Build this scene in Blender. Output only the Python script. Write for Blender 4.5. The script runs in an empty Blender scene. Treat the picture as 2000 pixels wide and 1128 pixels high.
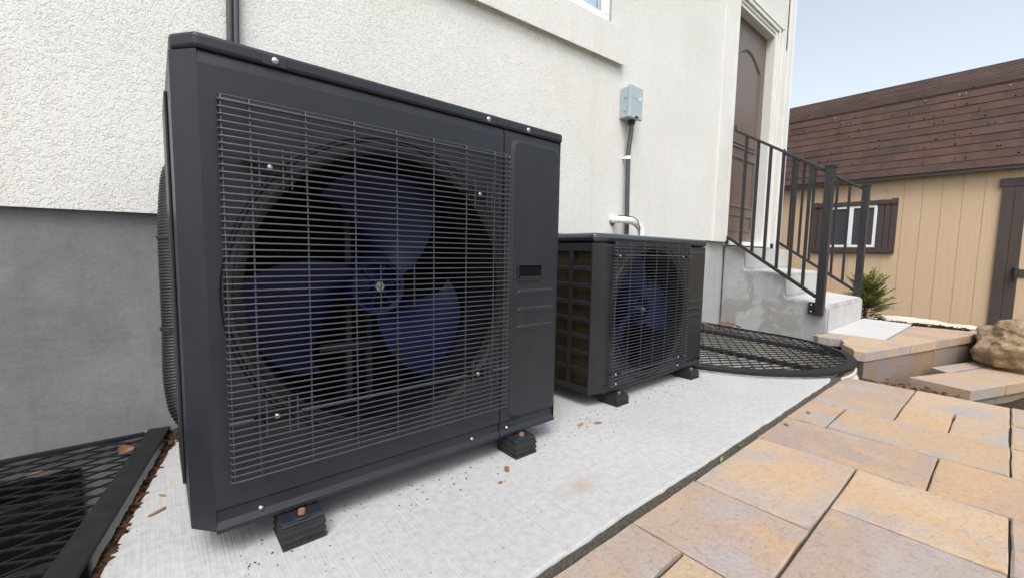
import bpy, math, random
from mathutils import Vector, Matrix, noise
random.seed(7)
sc = bpy.context.scene
COL = sc.collection
R = math.radians

# ---------------------------------------------------------------- camera
cam_d = bpy.data.cameras.new('camera')
cam_d.sensor_width = 36.0
cam_d.lens = 823.0 / 2000.0 * 36.0
cam_d.clip_start = 0.02
cam_d.clip_end = 3000
cam = bpy.data.objects.new('camera', cam_d)
COL.objects.link(cam)
PITCH, ROLL, YAW = 0.0850398506, 0.0183951239, 0.867654842
F = Vector((math.cos(YAW), math.sin(YAW), 0))
RT = Vector((math.sin(YAW), -math.cos(YAW), 0))
UP = Vector((0, 0, 1))
F2 = F * math.cos(PITCH) - UP * math.sin(PITCH)
U2 = UP * math.cos(PITCH) + F * math.sin(PITCH)
R3 = RT * math.cos(ROLL) + U2 * math.sin(ROLL)
U3 = U2 * math.cos(ROLL) - RT * math.sin(ROLL)
m = Matrix((R3, U3, -F2)).transposed().to_4x4()
m.translation = Vector((0, 0, 0.63))
cam.matrix_world = m
sc.camera = cam

# ---------------------------------------------------------------- world, sun, exposure
SUN_EL, SUN_AZ = R(58), R(222)          # azimuth measured from +Y clockwise
world = bpy.data.worlds.new('World')
sc.world = world
world.use_nodes = True
wn, wl = world.node_tree.nodes, world.node_tree.links
bg = wn['Background']
sky = wn.new('ShaderNodeTexSky')
sky.sky_type = 'NISHITA'
sky.sun_disc = False
sky.sun_elevation = SUN_EL
sky.sun_rotation = SUN_AZ
sky.dust_density = 4.0
sky.air_density = 1.0
sky.ozone_density = 1.0
hs = wn.new('ShaderNodeHueSaturation')   # thin high overcast: the blue is washed out evenly
hs.inputs['Saturation'].default_value = 0.42
hs.inputs['Hue'].default_value = 0.485
wl.new(sky.outputs[0], hs.inputs['Color'])
wl.new(hs.outputs[0], bg.inputs['Color'])
bg.inputs['Strength'].default_value = 0.15
sun_d = bpy.data.lights.new('sun', 'SUN')
sun_d.energy = 0.8
sun_d.angle = R(28)
sun_d.color = (1.0, 0.98, 0.95)
sun = bpy.data.objects.new('sun', sun_d)
COL.objects.link(sun)
sd = Vector((math.sin(SUN_AZ) * math.cos(SUN_EL), math.cos(SUN_AZ) * math.cos(SUN_EL), math.sin(SUN_EL)))
sun.rotation_euler = (-sd).to_track_quat('-Z', 'Y').to_euler()
sc.view_settings.view_transform = 'Standard'
sc.view_settings.look = 'None'
sc.view_settings.gamma = 1
sc.view_settings.exposure = 0.92

# ---------------------------------------------------------------- helpers
class MB:
    """collects faces (world coordinates); build() links them as ONE mesh object"""
    def __init__(s):
        s.v, s.f = [], []
    def add(s, vs, fs):
        o = len(s.v)
        s.v += [tuple(p) for p in vs]
        s.f += [tuple(i + o for i in f) for f in fs]
        return s
    def box(s, x0, x1, y0, y1, z0, z1):
        s.add([(x0, y0, z0), (x1, y0, z0), (x1, y1, z0), (x0, y1, z0), (x0, y0, z1), (x1, y0, z1), (x1, y1, z1), (x0, y1, z1)],
              [(0, 3, 2, 1), (4, 5, 6, 7), (0, 1, 5, 4), (1, 2, 6, 5), (2, 3, 7, 6), (3, 0, 4, 7)])
        return s
    def obox(s, c, ax, ay, az):
        c, ax, ay, az = Vector(c), Vector(ax), Vector(ay), Vector(az)
        p = [c + ax * i + ay * j + az * k for k in (-1, 1) for i, j in ((-1, -1), (1, -1), (1, 1), (-1, 1))]
        s.add(p, [(0, 3, 2, 1), (4, 5, 6, 7), (0, 1, 5, 4), (1, 2, 6, 5), (2, 3, 7, 6), (3, 0, 4, 7)])
        return s
    def bar(s, a, b, w, h, up=(0, 0, 1)):
        a, b = Vector(a), Vector(b)
        d = (b - a)
        L = d.length
        d.normalize()
        sd_ = d.cross(Vector(up))
        if sd_.length < 1e-4:
            sd_ = d.cross(Vector((0, 1, 0)))
        sd_.normalize()
        u = sd_.cross(d).normalized()
        return s.obox((a + b) / 2, d * L / 2, sd_ * w / 2, u * h / 2)
    def prism(s, pts, axis, a, b):
        """polygon pts (2D) extruded along axis between a and b"""
        def p3(p, t):
            if axis == 0: return (t, p[0], p[1])
            if axis == 1: return (p[0], t, p[1])
            return (p[0], p[1], t)
        n = len(pts)
        vs = [p3(p, a) for p in pts] + [p3(p, b) for p in pts]
        fs = [tuple(range(n - 1, -1, -1)), tuple(range(n, 2 * n))] + [(i, (i + 1) % n, (i + 1) % n + n, i + n) for i in range(n)]
        return s.add(vs, fs)
    def tube(s, path, r, n=8, caps=True):
        path = [Vector(p) for p in path]
        rr = r if isinstance(r, (list, tuple)) else [r] * len(path)
        t0 = (path[1] - path[0]).normalized()
        ref = Vector((0, 0, 1)) if abs(t0.z) < 0.9 else Vector((1, 0, 0))
        u = t0.cross(ref).normalized()
        vs, fs = [], []
        for i, p in enumerate(path):
            t = (path[min(i + 1, len(path) - 1)] - path[max(i - 1, 0)]).normalized()
            u = (u - t * u.dot(t)).normalized()
            w = t.cross(u)
            for k in range(n):
                a = 2 * math.pi * k / n
                vs.append(p + (u * math.cos(a) + w * math.sin(a)) * rr[i])
        for i in range(len(path) - 1):
            for k in range(n):
                k2 = (k + 1) % n
                fs.append((i * n + k, i * n + k2, (i + 1) * n + k2, (i + 1) * n + k))
        if caps:
            fs.append(tuple(range(n - 1, -1, -1)))
            fs.append(tuple((len(path) - 1) * n + k for k in range(n)))
        return s.add(vs, fs)
    def lathe(s, cx, cz, prof, n=48, a0=0, a1=2 * math.pi):
        """profile of (radius, y) turned about the y axis through (cx, cz)"""
        vs, fs = [], []
        m_ = len(prof)
        for k in range(n):
            a = 2 * math.pi * k / n
            for r, y in prof:
                vs.append((cx + r * math.cos(a), y, cz + r * math.sin(a)))
        for k in range(n):
            k2 = (k + 1) % n
            for i in range(m_ - 1):
                fs.append((k * m_ + i, k * m_ + i + 1, k2 * m_ + i + 1, k2 * m_ + i))
        return s.add(vs, fs)
    def ball(s, c, r, sy=1.0, n=10, mrings=6):
        vs, fs = [], []
        for j in range(mrings + 1):
            t = math.pi * j / mrings
            for k in range(n):
                a = 2 * math.pi * k / n
                vs.append((c[0] + r * math.sin(t) * math.cos(a), c[1] + r * sy * math.cos(t), c[2] + r * math.sin(t) * math.sin(a)))
        for j in range(mrings):
            for k in range(n):
                fs.append((j * n + k, j * n + (k + 1) % n, (j + 1) * n + (k + 1) % n, (j + 1) * n + k))
        return s.add(vs, fs)
    def build(s, name, mat_, parent=None, bevel=0, seg=2, smooth=False, label=None, kind=None, origin=None, angle=35):
        me = bpy.data.meshes.new(name)
        o = Vector(origin) if origin is not None else (Vector(ORG.get(parent.name, (0, 0, 0))) if parent else Vector((0, 0, 0)))
        me.from_pydata([tuple(Vector(p) - o) for p in s.v], [], s.f)
        me.materials.append(mat_)
        me.update()
        import bmesh
        bm = bmesh.new()
        bm.from_mesh(me)
        bmesh.ops.recalc_face_normals(bm, faces=bm.faces)
        bm.to_mesh(me)
        bm.free()
        if smooth:
            me.polygons.foreach_set('use_smooth', [True] * len(me.polygons))
            try:
                me.set_sharp_from_angle(angle=R(angle))
            except Exception:
                pass
        ob = bpy.data.objects.new(name, me)
        COL.objects.link(ob)
        if parent:
            ob.parent = parent
            ORG[ob.name] = tuple(o)
        elif origin is not None:
            ob.location = o
            ORG[ob.name] = tuple(o)
        if bevel:
            bv = ob.modifiers.new('bevel', 'BEVEL')
            bv.width = bevel
            bv.segments = seg
            bv.limit_method = 'ANGLE'
            bv.angle_limit = R(30)
            bv.harden_normals = False
        if label: ob['label'] = label
        if kind: ob['kind'] = kind
        return ob
ORG = {}
def thing(name, label, cat, loc=(0, 0, 0), group=None):
    o = bpy.data.objects.new(name, None)
    o.empty_display_size = 0.05
    COL.objects.link(o)
    o.location = loc
    ORG[o.name] = tuple(loc)
    o['label'] = label
    o['category'] = cat
    if group: o['group'] = group
    return o
def tag(o, label, cat, group=None):
    o['label'] = label
    o['category'] = cat
    if group: o['group'] = group
    return o

# ---------------------------------------------------------------- materials
def nodes(name):
    m_ = bpy.data.materials.new(name)
    m_.use_nodes = True
    nt = m_.node_tree
    return m_, nt, nt.nodes, nt.links, nt.nodes['Principled BSDF']
def rgb(c): return (c[0], c[1], c[2], 1)
def coords(N, L, rnd=False, scale=None):
    tc = N.new('ShaderNodeTexCoord')
    out = tc.outputs['Object']
    if rnd:
        oi = N.new('ShaderNodeObjectInfo')
        mu = N.new('ShaderNodeMath'); mu.operation = 'MULTIPLY'; mu.inputs[1].default_value = 61.7
        L.new(oi.outputs['Random'], mu.inputs[0])
        ad = N.new('ShaderNodeVectorMath'); ad.operation = 'ADD'
        L.new(out, ad.inputs[0]); L.new(mu.outputs[0], ad.inputs[1])
        out = ad.outputs[0]
    if scale:
        mp = N.new('ShaderNodeVectorMath'); mp.operation = 'MULTIPLY'
        mp.inputs[1].default_value = scale
        L.new(out, mp.inputs[0]); out = mp.outputs[0]
    return out
def noise_tex(N, L, vec, scale, detail=4, rough=.55, dist=0):
    n = N.new('ShaderNodeTexNoise')
    n.inputs['Scale'].default_value = scale
    n.inputs['Detail'].default_value = detail
    n.inputs['Roughness'].default_value = rough
    n.inputs['Distortion'].default_value = dist
    L.new(vec, n.inputs['Vector'])
    return n.outputs['Fac']
def ramp(N, L, fac, stops):
    r = N.new('ShaderNodeValToRGB')
    el = r.color_ramp.elements
    while len(el) < len(stops): el.new(0.5)
    for e, (p, c) in zip(el, stops):
        e.position = p
        e.color = rgb(c) if len(c) == 3 else c
    L.new(fac, r.inputs[0])
    return r.outputs[0]
def mix(N, L, fac, a, b, typ='MIX'):
    mx = N.new('ShaderNodeMix'); mx.data_type = 'RGBA'; mx.blend_type = typ
    for sock, val in ((mx.inputs['Factor'], fac), (mx.inputs['A'], a), (mx.inputs['B'], b)):
        if hasattr(val, 'is_linked'): L.new(val, sock)
        elif isinstance(val, (int, float)): sock.default_value = val
        else: sock.default_value = rgb(val)
    return mx.outputs['Result']
def bump(N, L, bsdf, height, strength, dist, prev=None):
    b = N.new('ShaderNodeBump')
    b.inputs['Strength'].default_value = strength
    b.inputs['Distance'].default_value = dist
    L.new(height, b.inputs['Height'])
    if prev: L.new(prev, b.inputs['Normal'])
    L.new(b.outputs[0], bsdf.inputs['Normal'])
    return b.outputs[0]
def simple(name, c, rough=.5, metal=0, var=.15, vscale=8, bscale=0, bstr=.2, bdist=.001, rnd=0, spec=None, stretch=None):
    m_, nt, N, L, b = nodes(name)
    v = coords(N, L, rnd=bool(rnd), scale=stretch)
    f = noise_tex(N, L, v, vscale, 5, .6)
    c0 = tuple(x * (1 - var) for x in c); c1 = tuple(min(1, x * (1 + var)) for x in c)
    col = ramp(N, L, f, [(.3, c0), (.7, c1)])
    if rnd:
        oi = N.new('ShaderNodeObjectInfo')
        rr = ramp(N, L, oi.outputs['Random'], [(0, (1 - rnd,) * 3), (1, (1 + rnd,) * 3)])
        col = mix(N, L, 1.0, col, rr, 'MULTIPLY')
    L.new(col, b.inputs['Base Color'])
    b.inputs['Roughness'].default_value = rough
    b.inputs['Metallic'].default_value = metal
    if spec is not None: b.inputs['Specular IOR Level'].default_value = spec
    if bscale:
        bump(N, L, b, noise_tex(N, L, v, bscale, 3, .6), bstr, bdist)
    return m_

def mk_stucco():
    m_, nt, N, L, b = nodes('stucco')
    v = coords(N, L)
    big = noise_tex(N, L, v, 1.3, 5, .6)
    col = ramp(N, L, big, [(.3, (.65, .645, .615)), (.7, (.72, .715, .695))])
    v2 = coords(N, L, scale=(6, 6, .5))
    st = noise_tex(N, L, v2, 1.2, 4, .6)
    col = mix(N, L, ramp(N, L, st, [(.56, (0, 0, 0)), (.8, (.35,) * 3)]), col, (.56, .52, .45))
    L.new(col, b.inputs['Base Color'])
    b.inputs['Roughness'].default_value = .9
    b.inputs['Specular IOR Level'].default_value = .2
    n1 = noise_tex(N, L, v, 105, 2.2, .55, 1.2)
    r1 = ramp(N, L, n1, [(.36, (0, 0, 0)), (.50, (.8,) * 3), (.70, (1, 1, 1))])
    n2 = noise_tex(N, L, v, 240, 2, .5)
    crevice_shade = ramp(N, L, n1, [(.33, (.88, .865, .83)), (.50, (1, 1, 1))])  # shade of the stucco crevices, painted into the colour
    col = mix(N, L, 1.0, col, crevice_shade, 'MULTIPLY')
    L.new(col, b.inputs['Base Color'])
    h = mix(N, L, .25, r1, n2)
    bump(N, L, b, h, .62, .0026)
    return m_
def mk_parge(name, c, blot=.25, c2=None, seed=0, lo=.42, hi=.62):
    m_, nt, N, L, b = nodes(name)
    v = coords(N, L)
    f1 = noise_tex(N, L, v, 2.6, 6, .62, .4)
    c0 = tuple(x * (1 - blot) for x in c); c1 = tuple(x * (1 + blot) for x in c)
    col = ramp(N, L, f1, [(.3, c0), (.7, c1)])
    if c2:
        f2 = noise_tex(N, L, v, 4.2, 6, .65, .6)
        col = mix(N, L, ramp(N, L, f2, [(lo, (0, 0, 0)), (hi, (1, 1, 1))]), col, c2)
    vz = coords(N, L, scale=(11, 11, 1.2))
    fz = noise_tex(N, L, vz, 1.6, 5, .65)
    col = mix(N, L, ramp(N, L, fz, [(.52, (0, 0, 0)), (.75, (.55 if c2 else 0,) * 3)]), col, tuple(x * .55 for x in c))
    f3 = noise_tex(N, L, v, 60, 4, .7)
    col = mix(N, L, .35, col, ramp(N, L, f3, [(.3, c0), (.7, c1)]))
    L.new(col, b.inputs['Base Color'])
    b.inputs['Roughness'].default_value = .85
    b.inputs['Specular IOR Level'].default_value = .25
    nb = bump(N, L, b, noise_tex(N, L, v, 90, 4, .65), .35, .003)
    bump(N, L, b, noise_tex(N, L, v, 9, 4, .6), .4, .008, nb)
    return m_
def mk_pad():
    m_, nt, N, L, b = nodes('pad_concrete')
    v = coords(N, L)
    f1 = noise_tex(N, L, v, 2.0, 6, .6, .3)
    col = ramp(N, L, f1, [(.28, (.35, .352, .348)), (.72, (.44, .443, .44))])
    f2 = noise_tex(N, L, v, 45, 5, .7)
    col = mix(N, L, .5, col, ramp(N, L, f2, [(.3, (.285, .28, .275)), (.62, (.45, .457, .46))]))
    # a rusty wash left by run-off in front of the large unit
    vm = N.new('ShaderNodeVectorMath'); vm.operation = 'SUBTRACT'; vm.inputs[1].default_value = (.86, .72, 0)
    L.new(v, vm.inputs[0])
    vs_ = N.new('ShaderNodeVectorMath'); vs_.operation = 'MULTIPLY'; vs_.inputs[1].default_value = (4.6, 11, 1)
    L.new(vm.outputs[0], vs_.inputs[0])
    ln = N.new('ShaderNodeVectorMath'); ln.operation = 'LENGTH'
    L.new(vs_.outputs[0], ln.inputs[0])
    ad = N.new('ShaderNodeMath'); ad.operation = 'ADD'
    L.new(ln.outputs['Value'], ad.inputs[0]); L.new(noise_tex(N, L, v, 14, 5, .65), ad.inputs[1])
    col = mix(N, L, ramp(N, L, ad.outputs[0], [(.5, (.65,) * 3), (1.15, (0, 0, 0))]), col, (.33, .27, .20))
    # pits
    vo = N.new('ShaderNodeTexVoronoi'); vo.inputs['Scale'].default_value = 60
    L.new(v, vo.inputs['Vector'])
    pit = ramp(N, L, vo.outputs['Distance'], [(.07, (1, 1, 1)), (.15, (0, 0, 0))])
    msk = ramp(N, L, noise_tex(N, L, v, 11, 3, .7), [(.44, (0, 0, 0)), (.54, (1, 1, 1))])
    pit = mix(N, L, 1.0, pit, msk, 'MULTIPLY')
    col = mix(N, L, pit, col, (.22, .20, .18))
    L.new(col, b.inputs['Base Color'])
    b.inputs['Roughness'].default_value = .88
    b.inputs['Specular IOR Level'].default_value = .25
    vb = coords(N, L, scale=(170, 4, 1))
    nb = bump(N, L, b, noise_tex(N, L, vb, 1.0, 3, .6), .7, .0026)
    nb = bump(N, L, b, f2, .35, .003, nb)
    inv = N.new('ShaderNodeMath'); inv.operation = 'SUBTRACT'; inv.inputs[0].default_value = 1
    L.new(pit, inv.inputs[1])
    bump(N, L, b, inv.outputs[0], .5, .002, nb)
    return m_
def mk_paver(name='paver_stone', dark=1.0):
    m_, nt, N, L, b = nodes(name)
    v = coords(N, L, rnd=True)
    oi = N.new('ShaderNodeObjectInfo')
    base = ramp(N, L, oi.outputs['Random'], [(0, (.35, .255, .18)), (.3, (.43, .325, .22)), (.5, (.36, .275, .215)), (.75, (.29, .235, .205)), (1, (.41, .295, .19))])
    f1 = noise_tex(N, L, v, 2.4, 4, .5, 1.2)
    col = mix(N, L, ramp(N, L, f1, [(.48, (0, 0, 0)), (.62, (.85,) * 3)]), base, (.315, .285, .28))
    f2 = noise_tex(N, L, v, 3.3, 4, .5, 1.4)
    col = mix(N, L, ramp(N, L, f2, [(.52, (0, 0, 0)), (.68, (.65,) * 3)]), col, (.43, .285, .165))
    f3 = noise_tex(N, L, v, 70, 5, .7)
    spk = ramp(N, L, f3, [(.28, (.72, .70, .67)), (.45, (1, 1, 1)), (.75, (1.1, 1.09, 1.06))])
    col = mix(N, L, 1.0, col, spk, 'MULTIPLY')
    f4 = noise_tex(N, L, v, 260, 3, .7)
    col = mix(N, L, .45, col, mix(N, L, 1.0, col, ramp(N, L, f4, [(.32, (.62,) * 3), (.45, (1,) * 3), (.7, (1.1,) * 3)]), 'MULTIPLY'))
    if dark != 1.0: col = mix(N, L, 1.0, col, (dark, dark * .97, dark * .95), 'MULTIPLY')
    L.new(col, b.inputs['Base Color'])
    b.inputs['Roughness'].default_value = .82
    b.inputs['Specular IOR Level'].default_value = .3
    nb = bump(N, L, b, noise_tex(N, L, v, 16, 6, .62, .6), .6, .008)
    nb = bump(N, L, b, f3, .6, .0035, nb)
    bump(N, L, b, ramp(N, L, f4, [(.32, (0, 0, 0)), (.46, (1, 1, 1))]), .5, .0015, nb)
    return m_
def mk_soil(name, a, c, scale=60):
    m_, nt, N, L, b = nodes(name)
    v = coords(N, L)
    f = noise_tex(N, L, v, scale, 6, .7)
    L.new(ramp(N, L, f, [(.3, a), (.7, c)]), b.inputs['Base Color'])
    b.inputs['Roughness'].default_value = .95
    b.inputs['Specular IOR Level'].default_value = .15
    bump(N, L, b, f, 1.0, .02)
    return m_
def mk_wood(name, a, c):
    m_, nt, N, L, b = nodes(name)
    v = coords(N, L, rnd=True)
    oi = N.new('ShaderNodeObjectInfo')
    L.new(ramp(N, L, oi.outputs['Random'], [(0, a), (1, c)]), b.inputs['Base Color'])
    b.inputs['Roughness'].default_value = .85
    bump(N, L, b, noise_tex(N, L, v, 300, 3, .6), .5, .001)
    return m_
def mk_shingle():
    m_, nt, N, L, b = nodes('asphalt_shingle')
    v = coords(N, L, rnd=True)
    oi = N.new('ShaderNodeObjectInfo')
    base = ramp(N, L, oi.outputs['Random'], [(0, (.084, .052, .044)), (.35, (.092, .056, .047)), (.6, (.080, .052, .045)), (.8, (.068, .047, .042)), (1, (.098, .058, .048))])
    f = noise_tex(N, L, v, 220, 3, .8)
    col = mix(N, L, 1.0, base, ramp(N, L, f, [(.35, (.6,) * 3), (.65, (1.4,) * 3)]), 'MULTIPLY')
    g = noise_tex(N, L, v, 5, 4, .6)
    col = mix(N, L, 1.0, col, ramp(N, L, g, [(.3, (.8,) * 3), (.7, (1.15,) * 3)]), 'MULTIPLY')
    L.new(col, b.inputs['Base Color'])
    b.inputs['Roughness'].default_value = .95
    b.inputs['Specular IOR Level'].default_value = .2
    bump(N, L, b, f, .5, .003)
    return m_
def mk_siding():
    m_, nt, N, L, b = nodes('tan_siding')
    v = coords(N, L, rnd=True, scale=(1, 30, 1.2))
    f = noise_tex(N, L, v, 2.2, 5, .65)
    L.new(ramp(N, L, f, [(.25, (.55, .395, .255)), (.75, (.60, .44, .29))]), b.inputs['Base Color'])
    b.inputs['Roughness'].default_value = .7
    bump(N, L, b, f, .5, .004)
    return m_
def mk_rock():
    m_, nt, N, L, b = nodes('sandstone_rock')
    v = coords(N, L)
    v2 = coords(N, L, scale=(2, 2, 9))
    f = noise_tex(N, L, v2, 2.5, 6, .65, .5)
    col = ramp(N, L, f, [(.25, (.17, .11, .06)), (.48, (.38, .27, .16)), (.75, (.52, .40, .26))])
    f2 = noise_tex(N, L, v, 45, 5, .7)
    col = mix(N, L, 1.0, col, ramp(N, L, f2, [(.3, (.7,) * 3), (.7, (1.12,) * 3)]), 'MULTIPLY')
    L.new(col, b.inputs['Base Color'])
    b.inputs['Roughness'].default_value = .9
    nb = bump(N, L, b, f, .8, .04)
    nb = bump(N, L, b, f2, .8, .015, nb)
    bump(N, L, b, noise_tex(N, L, v, 11, 6, .75, .5), .8, .03, nb)
    return m_
def mk_glass(name, c, rough=.05):
    m_, nt, N, L, b = nodes(name)
    b.inputs['Base Color'].default_value = rgb(c)
    b.inputs['Roughness'].default_value = rough
    b.inputs['Specular IOR Level'].default_value = .8
    return m_
def mk_clear():
    m_, nt, N, L, b = nodes('window_glass')
    b.inputs['Base Color'].default_value = (.9, .95, 1, 1)
    b.inputs['Roughness'].default_value = .02
    b.inputs['Transmission Weight'].default_value = 1.0
    b.inputs['IOR'].default_value = 1.15
    return m_
def mk_leaf(name, a, c, d):
    m_, nt, N, L, b = nodes(name)
    v = coords(N, L)
    f = noise_tex(N, L, v, 30, 3, .6)
    L.new(ramp(N, L, f, [(.3, a), (.5, c), (.7, d)]), b.inputs['Base Color'])
    b.inputs['Roughness'].default_value = .6
    return m_

def mk_paint(name, c, dust, rough, spec):
    m_, nt, N, L, b = nodes(name)
    v = coords(N, L)
    f = noise_tex(N, L, v, 3.5, 6, .65, .3)
    v2 = coords(N, L, scale=(9, 9, 1.3))
    g = noise_tex(N, L, v2, 3, 6, .7)
    col = ramp(N, L, f, [(.3, tuple(x * .88 for x in c)), (.7, tuple(x * 1.12 for x in c))])
    col = mix(N, L, ramp(N, L, g, [(.48, (0, 0, 0)), (.8, (.30,) * 3)]), col, dust)
    L.new(col, b.inputs['Base Color'])
    L.new(ramp(N, L, g, [(.3, (rough - .06,) * 3), (.7, (rough + .10,) * 3)]), b.inputs['Roughness'])
    b.inputs['Specular IOR Level'].default_value = spec
    bump(N, L, b, noise_tex(N, L, v, 800, 2, .5), .12, .0006)
    return m_
M = dict(
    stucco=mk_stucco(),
    smooth_trim=simple('painted_trim', (.68, .67, .64), .6, var=.05, vscale=4, bscale=120, bstr=.15, bdist=.002),
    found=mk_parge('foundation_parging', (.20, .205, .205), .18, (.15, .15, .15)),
    step=mk_parge('step_concrete', (.36, .36, .355), .28, (.235, .225, .21), lo=.50, hi=.57),
    tread=mk_parge('tread_concrete', (.47, .465, .45), .12, (.38, .37, .35), lo=.55, hi=.75),
    slab=mk_parge('pale_slab', (.47, .47, .46), .08),
    pad=mk_pad(),
    paver=mk_paver(),
    shaded_stone=mk_paver('shaded_block_stone', .66),  # paver stone darkened, the block faces' shade put into the colour
    sand=mk_soil('joint_sand', (.06, .053, .046), (.17, .15, .125), 130),
    soil=mk_soil('dark_soil', (.02, .015, .012), (.09, .065, .045), 50),
    mulch=mk_soil('mulch_bed', (.012, .009, .008), (.06, .04, .03), 45),
    grass=mk_soil('lawn', (.04, .06, .02), (.09, .12, .05), 30),
    gravel=mk_soil('gravel', (.20, .20, .19), (.50, .49, .46), 16),
    cab=mk_paint('charcoal_powder_coat', (.0165, .0188, .0245), (.036, .038, .043), .38, .36),
    cab2=mk_paint('charcoal_warm_coat', (.0165, .0172, .020), (.05, .048, .045), .36, .36),
    lid2=simple('glossy_lid_coat', (.022, .026, .033), .22, var=.1, vscale=3, spec=.9),
    wire=simple('grille_wire', (.046, .052, .063), .36, var=.12, vscale=20, spec=.4),
    ring=simple('fan_shroud_plastic', (.006, .0068, .008), .35, var=.1, spec=.28),
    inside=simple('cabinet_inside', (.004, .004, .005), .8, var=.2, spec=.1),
    blade=simple('blue_fan_plastic', (.0014, .0038, .032), .46, var=.35, vscale=14, bscale=40, bstr=.1, spec=.22),
    steel=simple('steel_screw', (.45, .45, .44), .32, 1.0, var=.05),
    galv=simple('galvanised_bracket', (.022, .027, .036), .5, .3, var=.2),
    fin=simple('coil_fins', (.040, .030, .014), .5, .4, var=.35, vscale=3, stretch=(1, 1, 8)),
    rubber=simple('black_rubber', (.018, .018, .019), .7, var=.25, vscale=40, bscale=200, bstr=.4, bdist=.001),
    hose=simple('ribbed_hose', (.014, .014, .016), .30, var=.15),
    conduit=simple('grey_conduit', (.060, .062, .068), .5, var=.1),
    blackiron=simple('black_iron', (.012, .012, .0135), .5, var=.3, vscale=20, bscale=150, bstr=.15, bdist=.001, spec=.3),
    rail=simple('rail_paint', (.019, .020, .023), .38, var=.1),
    boxgrey=simple('grey_enclosure', (.36, .43, .46), .45, var=.04),
    pvc=simple('white_pvc', (.78, .78, .76), .35, var=.04),
    vinyl=simple('white_vinyl', (.80, .82, .84), .35, var=.03),
    door=simple('brown_door', (.125, .092, .078), .34, var=.07, vscale=3, bscale=60, bstr=.08, stretch=(6, 1, .6)),
    siding=mk_siding(),
    browntrim=simple('brown_trim', (.060, .043, .038), .6, var=.12, vscale=6, bscale=60, bstr=.3, bdist=.002, stretch=(1, 6, 1)),
    shingle=mk_shingle(),
    rock=mk_rock(),
    limestone=mk_parge('limestone', (.58, .53, .45), .15, (.45, .38, .28)),
    liner=simple('pale_liner', (.55, .53, .48), .6, var=.12, vscale=5),
    pane=mk_clear(),
    darkpane=mk_glass('dark_pane', (.055, .055, .065), .06),
    blind=simple('white_blind', (.62, .72, .82), .6, var=.05, vscale=2, stretch=(20, 1, .3)),
    bark=mk_soil('dark_bark', (.016, .010, .007), (.15, .075, .042), 38),
    chip=mk_wood('wood_chip_bark', (.17, .08, .04), (.32, .19, .11)),
    deadleaf=mk_wood('dead_leaf', (.09, .05, .03), (.20, .115, .07)),
    foliage=mk_leaf('conifer_leaf', (.10, .13, .03), (.21, .24, .055), (.32, .34, .10)),
    stem=simple('bark', (.10, .06, .035), .9, var=.3),
    weed=mk_leaf('weed_leaf', (.10, .17, .03), (.16, .24, .05), (.2, .28, .07)),
)

# ================================================================ SETTING
def structure(o): o['kind'] = 'structure'; return o
WALL, STU = 1.80, 1.775
# ground: one sheet to the horizon, open under the pad and window wells
g = MB()
G = -0.30
xs = [-1500, -3.2, 4.12, 1500]; ys = [-1500, 0.50, 1.81, 1500]
gv = [(x, y, G) for y in ys for x in xs]
gf = [(j * 4 + i, j * 4 + i + 1, j * 4 + i + 5, j * 4 + i + 4) for j in range(3) for i in range(3) if not (i == 1 and j == 1)]
g.add(gv, gf)
structure(g.build('ground', M['grass']))

# ---- concrete pad, with the notches of the two window wells
WCX, WCY, WR = 3.01, 1.30, 0.77
def well_curve(off=0.0, n=40):
    """outer outline of the rounded well from the wall (left) round the front to the wall (right)"""
    pts = [(WCX - .87 - off, WALL - .004), (WCX - .80 - off, 1.45)]
    for k in range(n + 1):
        a = math.pi + math.pi * k / n
        pts.append((WCX + (WR + off) * math.cos(a), WCY + (WR + off) * math.sin(a)))
    pts += [(WCX + .80 + off, 1.45), (WCX + .87 + off, WALL - .004)]
    return pts
wc = well_curve(.002)
pad_pts = [(-3.2, WALL - .004), (-3.2, .563)]
x = -3.0
while x < 2.66:
    pad_pts.append((x, .563 + random.uniform(-.0018, .0018) + .001 * math.sin(x * 9)))
    x += .035
pad_pts += [(2.70, .568), (2.735, .584)]
left_part = [p for p in wc if p[0] < 2.72 and p[1] > .55]
left_part.reverse()                                   # from the front back to the wall
pad_pts += left_part
pad_pts += [(.035, WALL - .004), (-.155, .845), (-.985, .845), (-1.175, WALL - .004)]
pm = MB()
pm.prism(pad_pts, 2, -.14, 0.0)
structure(pm.build('concrete_pad', M['pad'], bevel=.006, seg=2))

# ---- patio: bedding and individually laid pavers
bed = MB().box(-3.2, 2.93, -3.4, .5685, -.26, -.031)
patio = structure(bed.build('patio', M['sand']))
GX, GY, X0, Y0 = .157, .155, .865, .572
def cellx(i): return X0 + i * GX
def celly(j): return Y0 - j * GY
pavers = [  # i0, i1 (along the wall), j0, j1 (away from the wall)
    (-2, 0, 0, 1), (-2, 0, 1, 2), (0, 2, 0, 2), (2, 5, 0, 2), (5, 7, 0, 3), (7, 9, 0, 1), (7, 9, 1, 4),
    (9, 11, 0, 2), (9, 11, 2, 3), (9, 11, 3, 4), (11, 13, 0, 2), (11, 13, 2, 4), (5, 7, 3, 6), (3, 5, 2, 4), (0, 3, 2, 4),
    (7, 9, 4, 6), (9, 11, 4, 7), (11, 13, 4, 6), (3, 5, 4, 7)]
IX0, IX1, JY1 = -24, 13, 24
occ = set()
for a, b_, c, d in pavers:
    for i in range(a, b_):
        for j in range(c, d): occ.add((i, j))
rp = random.Random(3)
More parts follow.
